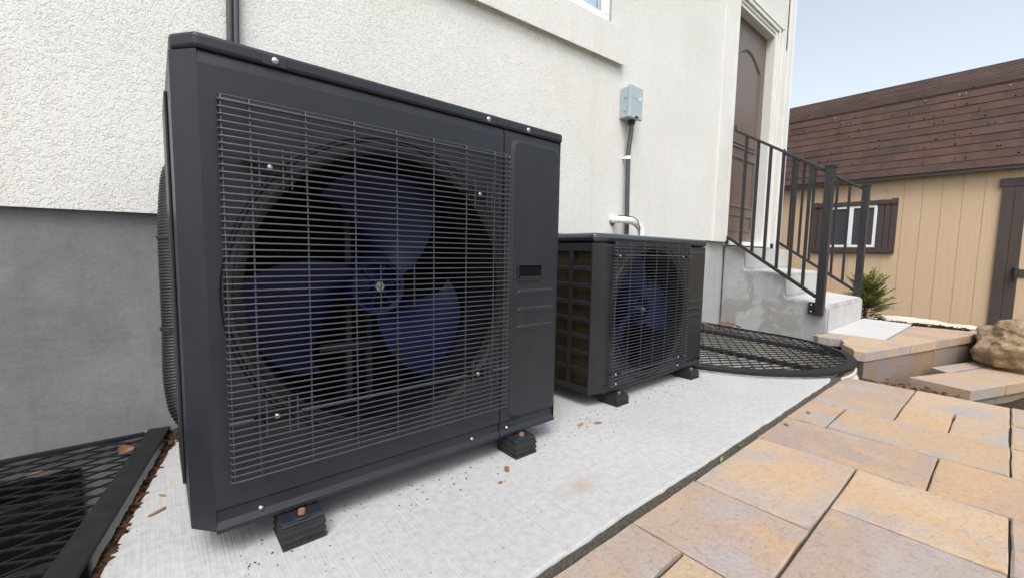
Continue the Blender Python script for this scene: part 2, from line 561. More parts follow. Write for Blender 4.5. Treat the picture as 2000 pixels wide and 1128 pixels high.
for j in range(JY1):
    for i in range(IX0, IX1):
        if (i, j) in occ: continue
        opts = [(2, 3), (3, 2), (2, 2), (2, 1), (3, 2), (2, 3)]
        rp.shuffle(opts)
        for w, h in opts + [(1, 2), (1, 1)]:
            if i + w <= IX1 and j + h <= JY1 and all((i + a, j + b_) not in occ for a in range(w) for b_ in range(h)):
                pavers.append((i, i + w, j, j + h))
                for a in range(w):
                    for b_ in range(h): occ.add((i + a, j + b_))
                break
def paver_mesh(x0, x1, y0, y1, z0, z1, ch, rng, tilt=.0015):
    """slab with a worn, uneven chamfer and slightly tilted top"""
    b_ = MB()
    n = 4
    def ring(ins, z, jit):
        pts = []
        for (ax, ay), (bx, by) in (((x0, y0), (x1, y0)), ((x1, y0), (x1, y1)), ((x1, y1), (x0, y1)), ((x0, y1), (x0, y0))):
            for k in range(n):
                t = k / n
                px, py = ax + (bx - ax) * t, ay + (by - ay) * t
                cx, cy = (x0 + x1) / 2, (y0 + y1) / 2
                px += (ins if px < cx else -ins) if abs(px - x0) < 1e-6 or abs(px - x1) < 1e-6 else 0
                py += (ins if py < cy else -ins) if abs(py - y0) < 1e-6 or abs(py - y1) < 1e-6 else 0
                pts.append((px + rng.uniform(-jit, jit), py + rng.uniform(-jit, jit), z + rng.uniform(-jit, jit) * .35))
        return pts
    m_ = 4 * n
    tz = [rng.uniform(-tilt, tilt) for _ in range(3)]
    top = [(px, py, pz + tz[0] + tz[1] * (px - x0) + tz[2] * (py - y0)) for px, py, pz in ring(ch, z1, .0018)]
    vs = ring(0, z0, 0) + ring(0, z1 - ch, .0018) + top
    fs = [(r * m_ + k, r * m_ + (k + 1) % m_, (r + 1) * m_ + (k + 1) % m_, (r + 1) * m_ + k) for r in range(2) for k in range(m_)]
    fs.append(tuple(2 * m_ + k for k in range(m_)))
    return b_.add(vs, fs)
PZ = -.02
for a, b_, c, d in pavers:
    gp = rp.uniform(.0018, .0040)
    paver_mesh(cellx(a) + gp, cellx(b_) - gp, celly(d) + gp, min(celly(c) - gp, .5495 + rp.uniform(-.003, .003)), -.075, PZ, .0032, rp, .002).build('paver', M['paver'], patio, smooth=False)

# ---- soil round the right well and below the steps
sm = MB()
inner = well_curve(.0)
outer = []
for (px, py) in inner:
    d = Vector((px - WCX, py - WCY - .2, 0))
    q = Vector((px, py, 0)) + d.normalized() * .42
    outer.append((q.x, min(q.y, WALL - .003)))
n = len(inner)
rows = 6
vs, fs = [], []
for k in range(rows + 1):
    t = k / rows
    for i in range(n):
        px = inner[i][0] * (1 - t) + outer[i][0] * t
        py = inner[i][1] * (1 - t) + outer[i][1] * t
        vs.append((px, py, -.135 - .15 * t * t + .03 * noise.noise(Vector((px * 4, py * 4, 0))) + (.02 if k == 0 else 0)))
for k in range(rows):
    for i in range(n - 1):
        fs.append((k * n + i, k * n + i + 1, (k + 1) * n + i + 1, (k + 1) * n + i))
sm.add(vs, fs)
structure(sm.build('soil', M['soil'], smooth=True, angle=180))
# soil strip between patio edge and stone steps
tm = MB()
vs, fs = [], []
nx, ny = 22, 26
for j in range(ny + 1):
    for i in range(nx + 1):
        px, py = 2.85 + i * .13, -3.4 + j * .152
        vs.append((px, py, -.275 + .03 * noise.noise(Vector((px * 3, py * 3, 5)))))
for j in range(ny):
    for i in range(nx):
        fs.append((j * (nx + 1) + i, j * (nx + 1) + i + 1, (j + 1) * (nx + 1) + i + 1, (j + 1) * (nx + 1) + i))
tm.add(vs, fs)
structure(tm.build('planting_bed', M['soil'], smooth=True, angle=180))
# dark mulch bed between steps, landing and shed
mm = MB()
vs, fs = [], []
nx, ny = 30, 42
for j in range(ny + 1):
    for i in range(nx + 1):
        px, py = 5.36 + i * .09, -1.2 + j * .09
        h = .03 - .11 * max(0, px - 5.6) + .025 * noise.noise(Vector((px * 5, py * 5, 2))) + .02 * noise.noise(Vector((px * 14, py * 14, 2)))
        if py < .25: h -= min(.22, (.25 - py) * .7)
        vs.append((px, py, h - .02))
for j in range(ny):
    for i in range(nx):
        fs.append((j * (nx + 1) + i, j * (nx + 1) + i + 1, (j + 1) * (nx + 1) + i + 1, (j + 1) * (nx + 1) + i))
mm.add(vs, fs)
structure(mm.build('mulch_bed', M['mulch'], smooth=True, angle=180))

# ================================================================ HOUSE
house = thing('house', 'cream stucco house with grey foundation and brown side door', 'house', (1.0, WALL, 0))
HX0, HX1, HTOP = -3.2, 5.50, 5.4
def sb(x): return .731 + (x + .32) * .0098        # the stucco's lower edge climbs slightly
WX0, WX1, WZ0, WZ1 = 1.20, 2.272, 2.085, 3.25      # window opening
DX0, DX1, DZ0, DZ1 = 4.145, 5.045, .765, 2.925     # door opening
w = MB()
xs = [HX0, WX0, WX1, DX0, DX1, HX1]
def wall_quad(xa, xb, za, zb, y=STU):
    if callable(za): w.add([(xa, y, za(xa)), (xb, y, za(xb)), (xb, y, zb), (xa, y, zb)], [(0, 1, 2, 3)])
    else: w.add([(xa, y, za), (xb, y, za), (xb, y, zb), (xa, y, zb)], [(0, 1, 2, 3)])
wall_quad(HX0, WX0, sb, HTOP)
wall_quad(WX0, WX1, sb, WZ0); wall_quad(WX0, WX1, WZ1, HTOP)
wall_quad(WX1, DX0, sb, HTOP)
wall_quad(DX0, DX1, DZ1, HTOP)
wall_quad(DX1, HX1, sb, HTOP)
def reveal(x0, x1, z0, z1, d):
    for a, c in (((x0, z0), (x0, z1)), ((x0, z1), (x1, z1)), ((x1, z1), (x1, z0)), ((x1, z0), (x0, z0))):
        w.add([(a[0], STU, a[1]), (c[0], STU, c[1]), (c[0], STU + d, c[1]), (a[0], STU + d, a[1])], [(0, 1, 2, 3)])
reveal(WX0, WX1, WZ0, WZ1, .06)
reveal(DX0, DX1, DZ0, DZ1, .14)
for xa, xb in ((HX0, DX0), (DX1, HX1)):           # underside drip edge
    w.add([(xa, STU, sb(xa)), (xb, STU, sb(xb)), (xb, WALL + .02, sb(xb)), (xa, WALL + .02, sb(xa))], [(0, 1, 2, 3)])
w.add([(HX1, STU, .2), (HX1, STU, HTOP), (HX1, 8, HTOP), (HX1, 8, .2)], [(0, 1, 2, 3)])
w.add([(HX0, STU, .2), (HX0, STU, HTOP), (HX0, 8, HTOP), (HX0, 8, .2)], [(0, 1, 2, 3)])
w.add([(HX0, 8, .2), (HX1, 8, .2), (HX1, 8, HTOP), (HX0, 8, HTOP)], [(0, 1, 2, 3)])
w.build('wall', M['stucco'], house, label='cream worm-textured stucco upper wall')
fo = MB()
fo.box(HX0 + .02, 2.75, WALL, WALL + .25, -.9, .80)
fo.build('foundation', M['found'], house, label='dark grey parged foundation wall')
fo = MB()
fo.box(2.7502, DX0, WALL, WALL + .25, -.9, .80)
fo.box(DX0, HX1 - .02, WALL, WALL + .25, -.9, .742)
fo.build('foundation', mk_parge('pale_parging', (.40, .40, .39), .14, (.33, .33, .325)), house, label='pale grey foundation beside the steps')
bw = MB()
for a, b_, c, d in ((-.95, -.20, -.44, -.40), (-.95, -.20, -.09, -.05), (-.95, -.91, -.40, -.09), (-.24, -.20, -.40, -.09)): bw.box(a, b_, WALL - .012, WALL - .001, c, d)
bw_ = bw.build('basement_window', M['ring'], house, label='basement window inside the left window well')
MB().box(-.91, -.24, WALL - .006, WALL - .002, -.40, -.09).build('pane', mk_glass('basement_pane', (.01, .01, .012), .15), bw_)
rf = MB()
rf.prism([(STU - .35, HTOP), (STU - .35, HTOP + .18), (4.9, HTOP + 2.6), (8.35, HTOP + .18), (8.35, HTOP)], 0, HX0 - .3, HX1 + .3)
rf.build('roof', M['shingle'], house)
# sloped stucco sill below the window
si = MB()
xa, xb = .55, 2.42
si.prism([(STU + .002, 1.842), (STU - .034, 1.826), (STU - .034, 2.05), (STU + .002, 2.05)], 0, xa, xb)
for k, v_ in enumerate(si.v): si.v[k] = (v_[0], v_[1], v_[2] + (v_[0] - 1.23) * .036)
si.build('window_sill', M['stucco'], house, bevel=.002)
# window
fw = .055
win = MB()
yw0, yw1 = STU - .004, STU + .055
win.box(WX0, WX1, yw0, yw1, WZ0 - .0, WZ0 + fw)
win.box(WX0, WX1, yw0, yw1, WZ1 - fw, WZ1)
win.box(WX0, WX0 + fw, yw0, yw1, WZ0 + fw, WZ1 - fw)
win.box(WX1 - fw, WX1, yw0, yw1, WZ0 + fw, WZ1 - fw)
wi = win.build('window', M['vinyl'], house, bevel=.005, label='white vinyl window above the sloped sill')
MB().box(WX0 + fw, WX1 - fw, STU + .025, STU + .031, WZ0 + fw, WZ1 - fw).build('pane', M['pane'], wi)
MB().box(WX0 + .005, WX1 - .005, STU + .062, STU + .07, WZ0 + .005, WZ1 - .005).build('window_blind', M['blind'], wi)
MB().box(WX1 + .004, WX1 + .022, STU - .003, STU + .004, WZ0 - .01, WZ1).build('sealant_bead', simple('aged_sealant', (.42, .39, .34), .8), wi)
# door casing, jamb, leaf
cs = MB()
cs.box(3.86, 4.10, STU - .02, STU + .001, sb(3.86) - .005, 3.2)
cs.build('casing_board', M['smooth_trim'], house, bevel=.004, label='smooth cream band left of the door')
cs = MB()
cs.box(4.10, DX0 - .001, STU - .021, STU + .14, DZ0 + .01, DZ1 + .03)
cs.build('door_jamb', M['smooth_trim'], house, bevel=.003)
cs = MB()
cs.box(DX1 + .001, DX1 + .05, STU - .012, STU + .1, DZ0 - .02, DZ1 + .06)
cs.build('door_jamb', M['smooth_trim'], house, bevel=.004)
for k, (xa, xb, pr) in enumerate(((DX1 + .051, DX1 + .095, .028), (DX1 + .096, DX1 + .13, .018), (DX1 + .131, DX1 + .175, .034))):
    MB().box(xa, xb, STU - pr, STU + .001, DZ0 - .03, DZ1 + .061 + .03 * k).build('door_moulding', M['smooth_trim'], house, bevel=.005)
hd = MB()
hd.box(4.10, DX1 + .05, STU - .010, STU + .1, DZ1 + .031, DZ1 + .06)
hd.box(4.10, DX1 + .095, STU - .026, STU + .001, DZ1 + .0615, DZ1 + .10)
hd.box(4.10, DX1 + .175, STU - .034, STU + .001, DZ1 + .1005, DZ1 + .125)
hd.build('door_head', M['smooth_trim'], house, bevel=.004)
dr = MB()
DY = STU + .075
dr.box(DX0 + .003, DX1 - .003, DY, DY + .045, DZ0 + .022, DZ1 - .003)
dl = dr.build('door', M['door'], house, label='brown panelled door with arched upper panel')
def moulding(path):
    a = MB(); a.tube([(p[0], DY - .001, p[1]) for p in path], .011, 8)
    a.build('panel_moulding', M['door'], dl, smooth=True)
    b_ = MB(); cx = sum(p[0] for p in path) / len(path); cz = sum(p[1] for p in path) / len(path)
    b_.tube([(cx + (p[0] - cx) * .93, DY - .001, cz + (p[1] - cz) * .95) for p in path], .007, 8)
    b_.build('panel_moulding', M['door'], dl, smooth=True)
xl, xr = DX0 + .13, DX1 - .13
arch = [(xl, 1.72), (xl, 2.52)] + [(xl + (xr - xl) * k / 14, 2.52 + .15 * math.sin(math.pi * k / 14)) for k in range(1, 14)] + [(xr, 2.52), (xr, 1.72), (xl, 1.72)]
moulding(arch)
for za, zb in ((1.14, 1.62), (.90, 1.05)):
    moulding([(xl, za), (xl, zb), (xr, zb), (xr, za), (xl, za)])
MB().box(DX0, DX1, STU - .03, STU + .14, DZ0 - .022, DZ0 + .016).build('threshold', M['vinyl'], house, bevel=.004)
cb = MB()
cb.box(5.40, 5.525, STU - .022, STU + .001, .70, HTOP)
cb.box(5.5005, 5.525, STU + .0015, STU + .12, .70, HTOP)
cb.build('corner_board', M['smooth_trim'], house, bevel=.006)
dsp = MB()
dsp.box(5.535, 5.60, STU - .012, STU + .05, .55, HTOP)
dsp.build('downspout', M['vinyl'], house, bevel=.01)
# row of small vent slot above the corner
MB().box(5.385, 5.393, STU - .006, STU, 2.9, HTOP).build('expansion_joint', M['inside'], house)

# ================================================================ CONCRETE STEPS + RAILINGS
SX0, SX1 = 4.17, 5.40
steps = thing('concrete_steps', 'grey concrete steps of three treads below the brown door', 'steps', (4.8, 1.3, 0))
prof = [(1.786, -.25), (.935, -.25), (.935, .225), (.95, .252), (1.235, .286), (1.252, .31), (1.262, .47), (1.278, .492), (1.585, .512), (1.60, .53), (1.604, .70), (1.62, .718), (1.786, .722)]
b = MB().prism(prof, 0, SX0, SX1)
body = b.build('stair_body', M['step'], steps, bevel=.012, seg=3)
def tread(y0, y1, za, zb):
    t_ = MB()
    t_.add([(SX0 + .016, y0, za), (SX1 - .016, y0, za), (SX1 - .016, y1, zb), (SX0 + .016, y1, zb), (SX0 + .016, y0, za - .02), (SX1 - .016, y0, za - .02), (SX1 - .016, y1, zb - .02), (SX0 + .016, y1, zb - .02)],
           [(0, 1, 2, 3), (0, 4, 5, 1), (1, 5, 6, 2), (2, 6, 7, 3), (3, 7, 4, 0)])
    t_.build('tread', M['tread'], steps)
tread(.955, 1.245, .2555, .2905); tread(1.285, 1.595, .4955, .5155); tread(1.63, 1.784, .721, .7255)
def riser(y, z0, z1, dy):
    r_ = MB()
    r_.add([(SX0 + .018, y - .003, z0), (SX1 - .018, y - .003, z0), (SX1 - .018, y + dy - .003, z1), (SX0 + .018, y + dy - .003, z1)], [(0, 1, 2, 3)])
    r_.add([(SX0 + .018, y + .01, z0), (SX1 - .018, y + .01, z0), (SX1 - .018, y + dy + .01, z1), (SX0 + .018, y + dy + .01, z1)], [(0, 1, 2, 3)])
    r_.build('riser', M['tread'], steps)
riser(1.2525, .315, .47, .0095); riser(1.60, .535, .70, .0035); riser(.935, .02, .222, 0)

def railing(xr_, label, side):
    t_ = thing('stair_railing', label, 'railing', (xr_, 1.0, .2), 'railings beside the concrete steps')
    yp, zt = .985, 1.365
    p_ = MB().box(xr_ - .029, xr_ + .029, yp - .029, yp + .029, .17, zt)
    post = p_.build('post', M['rail'], t_, bevel=.004)
    MB().box(xr_ - .034, xr_ + .034, yp - .034, yp + .034, zt - .012, zt + .006).build('post_cap', M['rail'], post, bevel=.003)
    pl = MB().box(xr_ - .006, xr_ + .02 * side, yp + .0295, yp + .08, .175, .27)
    pl.build('mounting_plate', M['rail'], t_, bevel=.002)
    for zz in (.195, .25):
        MB().ball((xr_ - .008, yp + .058, zz), .008, 1, 8, 5).build('bolt', M['steel'], t_, smooth=True)
    tA, tB = Vector((xr_, 1.735, 1.79)), Vector((xr_, yp + .03, 1.335))
    bA, bB = Vector((xr_, 1.75, .815)), Vector((xr_, yp + .03, .318))
    r_ = MB().bar(tA, tB, .034, .022); r_.bar((xr_, 1.733, 1.785), (xr_, 1.733, 1.84), .012, .03, (1, 0, 0))
    r_.build('top_rail', M['rail'], t_, bevel=.004)
    r_ = MB().bar(bA, bB, .026, .026); r_.bar((xr_, 1.752, .825), (xr_, 1.752, .745), .02, .026, (1, 0, 0))
    r_.build('bottom_rail', M['rail'], t_, bevel=.003)
    for k in range(6):
        f = (k + 1) / 7
        yb = tA.y + (tB.y - tA.y) * f
        z1 = tA.z + (tB.z - tA.z) * f - .008
        fb = (yb - bA.y) / (bB.y - bA.y)
        z0 = bA.z + (bB.z - bA.z) * fb + .01
        MB().box(xr_ - .0105, xr_ + .0105, yb - .0105, yb + .0105, z0, z1).build('baluster', M['rail'], t_)
    return t_
railing(SX0 - .03, 'black metal stair railing on the near side of the steps', 1)
railing(SX1 + .0305, 'black metal stair railing on the far side of the steps, nearest the shed', -1)

# ================================================================ WINDOW WELLS
def clip_seg(a, b_, inside, n=60):
    """part of the segment a-b inside a shape (single span)"""
    ts = [k / n for k in range(n + 1)]
    ok = [t for t in ts if inside(a[0] + (b_[0] - a[0]) * t, a[1] + (b_[1] - a[1]) * t)]
    if len(ok) < 2: return None
    lerp = lambda t: (a[0] + (b_[0] - a[0]) * t, a[1] + (b_[1] - a[1]) * t)
    return lerp(ok[0]), lerp(ok[-1])
def expanded_mesh(x0, x1, y0, y1, lx, ly, z, inside, wd=.0042, ht=.0045):
    mb = MB()
    H = y1 - y0
    run = H * lx / ly
    x = x0 - run
    while x < x1 + run:
        for s, dz in ((1, 0), (-1, .0012)):
            a = (x, y0) if s > 0 else (x, y1)
            c = (x + run, y1) if s > 0 else (x + run, y0)
            sg = clip_seg(a, c, inside, 240)
            if sg:
                mb.bar((sg[0][0], sg[0][1], z + dz), (sg[1][0], sg[1][1], z + dz), wd, ht)
        x += lx
    return mb
# left cover: angled corner, flat bar frame
LC = [(.016, 1.785), (-.170, .862), (-.97, .862), (-1.156, 1.785)]
lw = thing('window_well_cover', 'black expanded metal window well cover at the left below the foundation', 'well cover', (-.57, 1.35, .02))
def flatbar(mb, pts, wd, z, th, closed=False):
    for k in range(len(pts) - (0 if closed else 1)):
        a, c = Vector((*pts[k], z)), Vector((*pts[(k + 1) % len(pts)], z))
        mb.bar(a, c, wd, th)
fr = MB()
def inset_edge(a, c, wd, z0, z1):
    a, c = Vector((a[0], a[1], 0)), Vector((c[0], c[1], 0))
    d = (c - a).normalized(); nrm = Vector((-d.y, d.x, 0))
    cen = Vector((-.57, 1.33, 0))
    if nrm.dot(cen - a) < 0: nrm = -nrm
    q = [a, c, c + nrm * wd, a + nrm * wd]
    m2 = MB(); m2.prism([(p.x, p.y) for p in q], 2, z0, z1)
    return m2
for k, (a, c, wd) in enumerate(((LC[0], LC[1], .055), (LC[1], LC[2], .05), (LC[2], LC[3], .055))):
    inset_edge(a, c, wd, .022 + .0007 * k, .031 + .0007 * k).build('frame_bar', M['blackiron'], lw, bevel=.002)
inset_edge(LC[3], LC[0], .016, .018, .028).build('frame_bar', M['blackiron'], lw)
def in_left(px, py):
    t = (1.785 - py) / (1.785 - .862)
    return .868 <= py <= 1.78 and -1.156 + .186 * t + .01 < px < .016 - .186 * t - .012
expanded_mesh(-1.2, .1, .86, 1.785, .115, .05, .0215, in_left, .0036, .0042).build('expanded_mesh', M['blackiron'], lw)
for yy in (1.16, 1.47):
    MB().box(-.98, -.17, yy - .012, yy + .012, -.012, .012).build('support_bar', M['blackiron'], lw)
MB().ball((-.045, 1.765, .034), .006, 1, 8, 5).build('screw', M['steel'], lw, smooth=True)
# the well below it: liner
def well_liner(name, pts, z0, z1, mat_, label, zf, loc):
    t_ = thing(name, label, 'window well', loc)
    a = MB()
    nn = len(pts)
    zz = [z0 + (z1 - z0) * k / 12 for k in range(13)]
    cx = sum(p[0] for p in pts) / nn; cy = WALL
    vs, fs = [], []
    for k, z in enumerate(zz):
        o = .006 * math.cos(k * math.pi)
        for (px, py) in pts:
            d = Vector((px - cx, py - cy, 0))
            d = d.normalized() * o if d.length > 1e-6 else Vector((0, 0, 0))
            vs.append((px + d.x, min(py + d.y, WALL - .001), z))
    for k in range(12):
        for i in range(nn - 1):
            fs.append((k * nn + i, k * nn + i + 1, (k + 1) * nn + i + 1, (k + 1) * nn + i))
    a.add(vs, fs)
    a.build('liner', mat_, t_, smooth=True, angle=60)
    f_ = MB(); f_.add([(p[0], p[1], zf) for p in pts], [tuple(range(nn))])
    f_.build('gravel_floor', M['gravel'] if zf > -.3 else M['soil'], t_, kind='stuff')
    return t_
well_liner('window_well', [(p[0] * 1.0, p[1]) for p in [(.008, WALL - .002), (-.153, .853), (-.983, .853), (-1.148, WALL - .002)]], -.5, -.02, M['found'], 'dark sunken window well under the left black cover', -.48, (-.57, 1.35, -.5))
bs = MB()
vs, fs = [], []
for i in range(61):
    t = i / 60
    y_ = 1.79 - .94 * t
    xa_, xb_ = .010 - .186 * t, .040 - .190 * t
    for k in range(4):
        px = xa_ + (xb_ - xa_) * k / 3
        vs.append((px, y_, -.014 + .012 * noise.noise(Vector((px * 60, y_ * 60, 4)))))
for i in range(60):
    for k in range(3): fs.append((i * 4 + k, i * 4 + k + 1, i * 4 + k + 5, i * 4 + k + 4))
bs.add(vs, fs)
structure(bs.build('bark_strip', M['bark'], smooth=True, angle=180))
# right cover, rounded
rw = thing('window_well_cover', 'rounded black mesh window well cover beside the concrete steps', 'well cover', (3.02, 1.2, .04))
oc, ic = well_curve(0, 48), well_curve(-.052, 48)
fr = MB()
nn = len(oc)
vs = [(p[0], p[1], .026) for p in oc] + [(p[0], p[1], .034) for p in ic] + [(p[0], p[1], .009) for p in oc] + [(p[0], p[1], .02) for p in ic]
fs = []
for i in range(nn - 1):
    fs += [(i, i + 1, nn + i + 1, nn + i), (2 * nn + i, 3 * nn + i, 3 * nn + i + 1, 2 * nn + i + 1), (i, 2 * nn + i, 2 * nn + i + 1, i + 1), (nn + i, nn + i + 1, 3 * nn + i + 1, 3 * nn + i)]
fr.add(vs, fs)
fr.build('frame_rim', M['blackiron'], rw, smooth=True, angle=40)
def in_round(px, py):
    if py > 1.785: return False
    dx = abs(px - WCX)
    if py > WCY: return dx < WR - .047 + (py - WCY) * .17
    return dx * dx + (py - WCY) ** 2 < (WR - .047) ** 2
expanded_mesh(2.0, 4.1, .5, 1.79, .105, .06, .027, in_round, .0048, .0055).build('expanded_mesh', M['blackiron'], rw)
for xx, ya in ((3.36, .62), (2.80, .58)):
    MB().bar((xx, ya, .010), (xx + (.16 if xx > 3 else .08), 1.78, .010), .045, .02).build('support_bar', M['blackiron'], rw)
wl_ = well_liner('window_well', well_curve(-.02, 40), -.5, -.012, M['liner'], 'pale corrugated window well under the rounded black cover', -.20, (3.02, 1.2, -.5))
# flared lip of the liner, seen below the cover
lip = MB()
o1, o2 = well_curve(-.004, 40), well_curve(.012, 40)
nn = len(o1)
prf = [(0.002, -.016), (.013, -.018), (.015, -.03), (.004, -.05), (.026, -.075), (.022, -.10), (.0, -.13)]
vs, fs = [], []
for (dd, z) in prf:
    for (px, py) in well_curve(dd - .012, 40): vs.append((px, min(py, WALL - .001), z))
for r_ in range(len(prf) - 1):
    for i in range(nn - 1): fs.append((r_ * nn + i, r_ * nn + i + 1, (r_ + 1) * nn + i + 1, (r_ + 1) * nn + i))
lip.add(vs, fs)
lip.build('liner_lip', M['liner'], wl_, smooth=True, angle=70)

# ================================================================ HEAT PUMPS
def rounded_rect(x0, x1, z0, z1, r, n=5):
    pts = []
    for cx, cz, a0 in ((x1 - r, z0 + r, -90), (x1 - r, z1 - r, 0), (x0 + r, z1 - r, 90), (x0 + r, z0 + r, 180)):
        for k in range(n + 1):
            a = R(a0 + 90 * k / n)
            pts.append((cx + r * math.cos(a), cz + r * math.sin(a)))
    return pts
def emboss(mb, pts, y0, y1, inset):
    """raised (or sunk) pad: outline pts at y0, inset outline at y1"""
    cx = sum(p[0] for p in pts) / len(pts); cz = sum(p[1] for p in pts) / len(pts)
    wx = max(abs(p[0] - cx) for p in pts); wz = max(abs(p[1] - cz) for p in pts)
    ins = [(cx + (p[0] - cx) * (1 - inset / wx), cz + (p[1] - cz) * (1 - inset / wz)) for p in pts]
    n_ = len(pts)
    vs = [(p[0], y0, p[1]) for p in pts] + [(p[0], y1, p[1]) for p in ins]
    mb.add(vs, [(i, (i + 1) % n_, (i + 1) % n_ + n_, i + n_) for i in range(n_)] + [tuple(range(n_, 2 * n_))])
def plate_with_hole(mb, x0, x1, z0, z1, y, cx, cz, r, n=64):
    angs = sorted([2 * math.pi * k / n for k in range(n)] + [math.atan2(b_ - cz, a - cx) % (2 * math.pi) for a in (x0, x1) for b_ in (z0, z1)])
    vs, fs = [], []
    for a in angs:
        c_, s_ = math.cos(a), math.sin(a)
        t = min(((x1 if c_ > 0 else x0) - cx) / c_ if abs(c_) > 1e-9 else 1e9, ((z1 if s_ > 0 else z0) - cz) / s_ if abs(s_) > 1e-9 else 1e9)
        vs += [(cx + r * c_, y, cz + r * s_), (cx + t * c_, y, cz + t * s_)]
    k_ = len(angs)
    for i in range(k_):
        j = (i + 1) % k_
        fs.append((2 * i, 2 * i + 1, 2 * j + 1, 2 * j))
    mb.add(vs, fs)
def heat_pump(P):
    x0, x1, z0, z1, yf, yb = P['x0'], P['x1'], P['z0'], P['z1'], P['yf'], P['yb']
    cm = M[P['mat']]
    t_ = thing('heat_pump', P['label'], 'heat pump', ((x0 + x1) / 2, (yf + yb) / 2, 0), 'charcoal heat pumps on the concrete pad')
    ch, cd = P['ch'], P['cd']                     # front left corner: width of the cut across x and along y
    xs_ = P['seam']
    zc = z1 - P['cap']                            # underside of the lid
    # --- cabinet shell (everything but the front)
    c_ = MB()
    def strip(a, b_, za=z0, zb=zc): c_.add([(a[0], a[1], za), (b_[0], b_[1], za), (b_[0], b_[1], zb), (a[0], a[1], zb)], [(0, 1, 2, 3)])
    if not P['coil']: strip((x0, yb), (x0, yf + cd))
    else: strip((x0, yf + cd + .006), (x0, yf + cd))
    strip((x1, yf + .012), (x1, yb)); strip((x1, yb), (x0, yb))
    c_.add([(x0, yf + cd, z0), (x0 + ch, yf, z0), (x1 - .01, yf, z0), (x1, yf + .012, z0), (x1, yb, z0), (x0, yb, z0)], [(0, 1, 2, 3, 4, 5)])
    c_.add([(x0, yf + cd, zc), (x0 + ch, yf, zc), (x1 - .01, yf, zc), (x1, yf + .012, zc), (x1, yb, zc), (x0, yb, zc)], [(0, 1, 2, 3, 4, 5)])
    c_.build('cabinet', cm, t_)
    if not P['coil']: MB().box(x0 - .006, x0 - .0005, yf + .20, yb - .004, z0 + .025, zc - .03).build('side_flange', cm, t_, bevel=.002)
    # --- front panel with the fan opening, top bevel and bottom crease
    f_ = MB()
    cx, cz, rr = P['cx'], P['cz'], P['r']
    zt, zb = zc - P['tb'], z0 + P['bb']
    plate_with_hole(f_, x0 + ch, xs_ - .0015, zb, zt, yf, cx, cz, rr)
    f_.add([(x0 + ch, yf, zt), (xs_ - .0015, yf, zt), (xs_ - .0015, yf + .004, zc), (x0 + ch, yf + .004, zc)], [(0, 1, 2, 3)])
    f_.add([(x0, yf + cd, z0), (x0 + ch, yf, z0), (x0 + ch, yf, zc), (x0, yf + cd, zc)], [(0, 1, 2, 3)])
    lo = z0 + .004
    q = [(yf, zb), (yf + .006, zb - .006), (yf + .006, lo + .012), (yf - .003, lo), (yf - .003, z0 - .004), (yf + .02, z0 - .004)]
    for (ya, za), (yc, zd) in zip(q[:-1], q[1:]):
        f_.add([(x0 + ch, ya, za), (xs_ - .0015, ya, za), (xs_ - .0015, yc, zd), (x0 + ch, yc, zd)], [(0, 1, 2, 3)])
    fp = f_.build('front_panel', cm, t_, smooth=True, angle=8)
    # --- service panel at the right
    s_ = MB()
    s_.add([(xs_ + .0015, yf, zb), (x1 - .01, yf, zb), (x1 - .01, yf, zt), (xs_ + .0015, yf, zt)], [(0, 1, 2, 3)])
    s_.add([(xs_ + .0015, yf, zt), (x1 - .01, yf, zt), (x1 - .01, yf + .004, zc), (xs_ + .0015, yf + .004, zc)], [(0, 1, 2, 3)])
    s_.add([(x1 - .01, yf, z0), (x1, yf + .012, z0), (x1, yf + .012, zc), (x1 - .01, yf, zc)], [(0, 1, 2, 3)])
    for (ya, za), (yc, zd) in zip(q[:-1], q[1:]):
        s_.add([(xs_ + .0015, ya, za), (x1 - .01, ya, za), (x1 - .01, yc, zd), (xs_ + .0015, yc, zd)], [(0, 1, 2, 3)])
    e0, e1, ez0, ez1, er = P['emb']
    emboss(s_, rounded_rect(e0, e1, ez0, ez1, er, 6), yf - .0005, yf - .0065, .010)
    sp = s_.build('service_panel', cm, t_, smooth=True, angle=8)
    MB().box(xs_ - .0015, xs_ + .0015, yf + .004, yf + .02, z0, zc).build('panel_seam', M['inside'], t_)
    yl = yf - .0065
    for (a, b_, zz) in P['louvre']:
        l_ = MB(); emboss(l_, rounded_rect(a, b_, zz - .008, zz + .008, .0078, 5), yl, yl - .004, .005)
        l_.build('pressed_rib', cm, sp, smooth=True, angle=20)
    if P.get('slot'):
        a, b_, za, zb_ = P['slot']
        h_ = MB()
        for (bx0, bx1, bz0, bz1) in ((a - .005, b_ + .005, zb_, zb_ + .005), (a - .005, b_ + .005, za - .005, za), (a - .005, a, za, zb_), (b_, b_ + .005, za, zb_)):
            h_.box(bx0, bx1, yl - .004, yl + .001, bz0, bz1)
        hs_ = h_.build('handle_recess', cm, sp, bevel=.001)
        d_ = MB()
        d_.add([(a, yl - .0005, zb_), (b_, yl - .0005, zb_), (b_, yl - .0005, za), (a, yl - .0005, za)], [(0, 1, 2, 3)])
        d_.build('recess_shade_plate', M['inside'], hs_)  # flat dark plate painting the shade inside the handle recess
        g_ = MB().box(a + .006, b_ - .004, yl - .0035, yl - .0008, za + .0005, za + .009)
        g_.build('handle_lip', cm, hs_, bevel=.001)
    # --- lid
    cp = MB()
    ov = P['ov']
    pl = [(x0 + .001, yb + ov), (x0 + .001, yf + cd - ov), (x0 + ch - ov, yf - ov), (x1 - .008 + ov, yf - ov), (x1 + ov, yf + .01), (x1 + ov, yb + ov)]
    cp.prism(pl, 2, zc + .0015, z1)
    lid = cp.build('lid', M[P.get('lidmat', P['mat'])], t_, bevel=P['lb'], seg=3)
